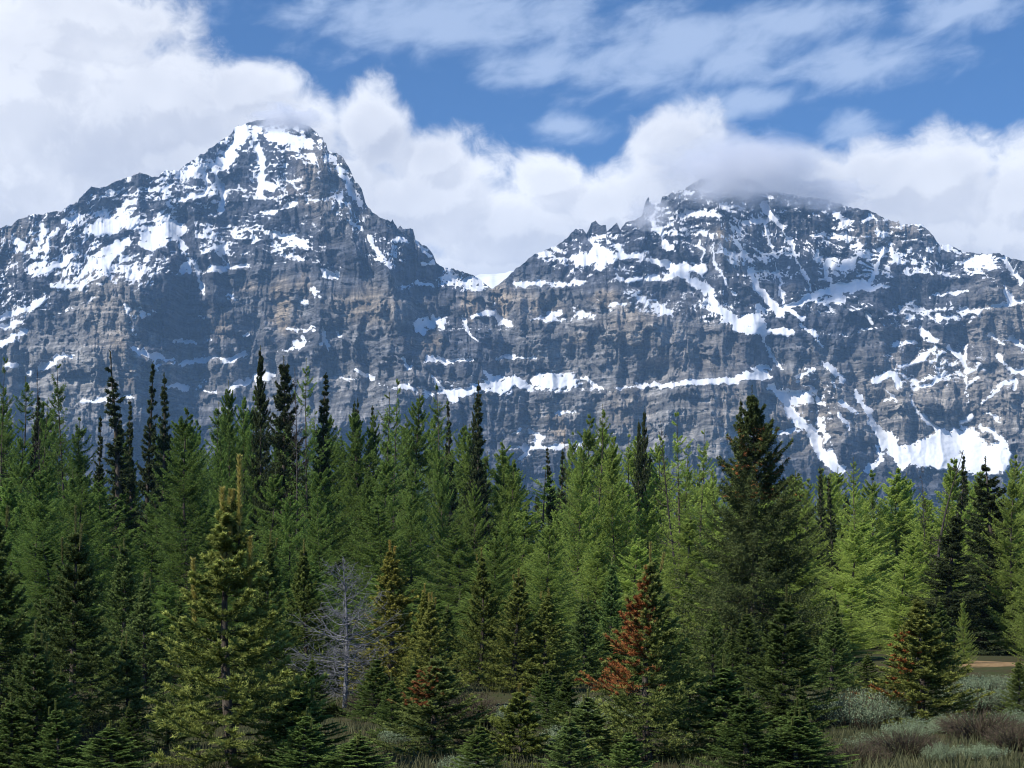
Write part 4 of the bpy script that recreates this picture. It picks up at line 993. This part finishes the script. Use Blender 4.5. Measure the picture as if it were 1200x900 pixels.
def shrub_kind(name, cat, seed, R_, H, stems, leaves, lsize, lw, mat):
    w, l = shrub_mesh(seed, R_, H, stems, leaves, lsize, lw)
    K_ = Kind.__new__(Kind); K_.name, K_.cat, K_.H, K_.R, K_.root, K_.crown = name, cat, H, R_, None, None
    K_.wood = tri_mesh("stems", *w); K_.wood.materials.append(M_TWIG)
    if l is not None:
        K_.crown = tri_mesh("foliage", l[0], l[1], {'tint': l[2]}); K_.crown.materials.append(mat)
    return K_
def place_shrub(k, px, py_base, hw, h_px, label, group, tint=(1, 1, 1)):
    Y = EYE * F / (py_base - HY); x = (px - HX) / F * Y
    r = place(k, x, Y, h_px / F * Y, hw / F * Y, label, group, tint=tint, sink=0.02)
    for c in r.children: c.name = "stems" if c.data == k.wood else "foliage"


willow = [shrub_kind("willow_shrub", "shrub", 90 + i, 1.2, 0.9, 170, 34, 0.055, 0.012, M_WILLOW) for i in range(3)]
twiggy = [shrub_kind("birch_shrub", "shrub", 95 + i, 0.9, 0.6, 420, 5, 0.03, 0.008, M_GRASS) for i in range(2)]
WIL = [(1000, 852, 54, 44, "pale silvery willow bush between the dark foot of the spruce and the olive fir"), (968, 848, 30, 34, "pale silvery willow at the left end of the willow clump"), (1040, 846, 34, 34, "silvery willow touching the left of the olive fir"),
       (1140, 838, 44, 38, "grey-green willow right of the olive fir, below the sandy bank"), (1172, 838, 30, 28, "low grey-green willow near the right edge"), (1120, 860, 36, 26, "small grey-green willow in front of the one by the sandy bank"),
       (653, 838, 24, 30, "small whitish willow left of the rust-red fir"), (688, 840, 30, 28, "small whitish willow touching the rust-red fir"), (720, 846, 24, 22, "whitish willow under the red boughs"), (545, 905, 36, 24, "low whitish willow at the bottom edge near centre"),
       (1100, 892, 24, 24, "sprig of pale willow in the brown heath at bottom right"), (1150, 890, 34, 20, "pale low willow in the brown heath near the right corner")]
TW = [(1060, 885, 60, 30, "brown twiggy shrub below the olive fir"), (1150, 866, 60, 36, "brown twiggy shrub in front of the willows at right"), (1195, 880, 50, 34, "brown twiggy shrub at the right edge"), (1000, 895, 50, 28, "brown twiggy shrub under the silvery willow bush"),
      (545, 850, 50, 44, "brown twiggy shrub right of the front centre fir"), (570, 880, 40, 34, "brown twiggy shrub left of the star-tipped fir"), (125, 880, 48, 44, "reddish brown twiggy shrub left of the multi-leader fir trunk"), (95, 900, 44, 36, "reddish brown twiggy shrub at the bottom left"),
      (440, 830, 40, 30, "brown twiggy shrub at the foot of the grey dead fir"), (735, 880, 36, 30, "brown twiggy shrub under the rust-red fir")]
WIL += [(600, 852, 34, 30, "whitish willow behind the little star-tipped fir"), (665, 872, 36, 28, "whitish willow between the star-tipped fir and the rust-red fir"), (470, 868, 30, 24, "whitish willow left of the front centre fir"), (1065, 868, 34, 26, "pale willow at the foot of the olive fir"), (1030, 880, 44, 22, "low pale willow under the big willow bush"), (1148, 812, 34, 20, "grey-green willow on the edge of the sandy bank"), (1180, 810, 30, 18, "small grey-green willow behind the small fir at the right edge"), (1185, 858, 34, 30, "pale willow under the small fir at the right edge")]
for i, (px, pb, hw, hp, lab) in enumerate(WIL):
    place_shrub(willow[i % 3], px, pb, hw, hp, lab, "pale willow shrubs", tint=(0.9, 0.95, 0.9))
for i, (px, pb, hw, hp, lab) in enumerate(TW):
    place_shrub(twiggy[i % 2], px, pb, hw, hp, lab, "brown twiggy shrubs")


def build_undergrowth():
    rng = np.random.default_rng(5)
    n = 170000
    Y = 11 + 42 * rng.random(n) ** 1.3; X = (rng.random(n) - 0.5) * 0.95 * Y
    cl = fbm(X / 1.3, Y / 1.3, 3, 200)
    k = cl + rng.normal(0, 0.1, n) > 0.45
    X, Y, cl = X[k], Y[k], cl[k]; n = len(X)
    Z = ground_z(X, Y)
    h = rng.uniform(0.05, 0.2, n) * (0.5 + cl)
    d = np.stack([rng.normal(0, 0.35, n), rng.normal(0, 0.35, n), np.ones(n)], -1); d = unit(d)
    p = np.stack([X, Y, Z - 0.02], -1)
    w = unit(np.cross(d, rng.normal(size=(n, 3)))) * rng.uniform(0.005, 0.012, n)[:, None]
    V = np.stack([p - w, p + w, p + d * h[:, None]], 1).reshape(-1, 3)
    tn = np.repeat(np.clip(rng.normal(0.45, 0.25, n) + (cl - 0.5), 0, 1), 3)
    o = link("undergrowth", tri_mesh("undergrowth", V, np.arange(n * 3).reshape(-1, 3), {'tint': tn}), M_GRASS)
    o['kind'] = 'stuff'


build_undergrowth()


mist(338, 140, 3560, 56, 15, 110, 3.0, 0.030)
mist(872, 200, 3560, 135, 50, 170, 9.0, 0.018)
mist(760, 250, 3560, 34, 24, 90, 14.0, 0.014)
mist(965, 228, 3600, 70, 20, 120, 21.0, 0.018)
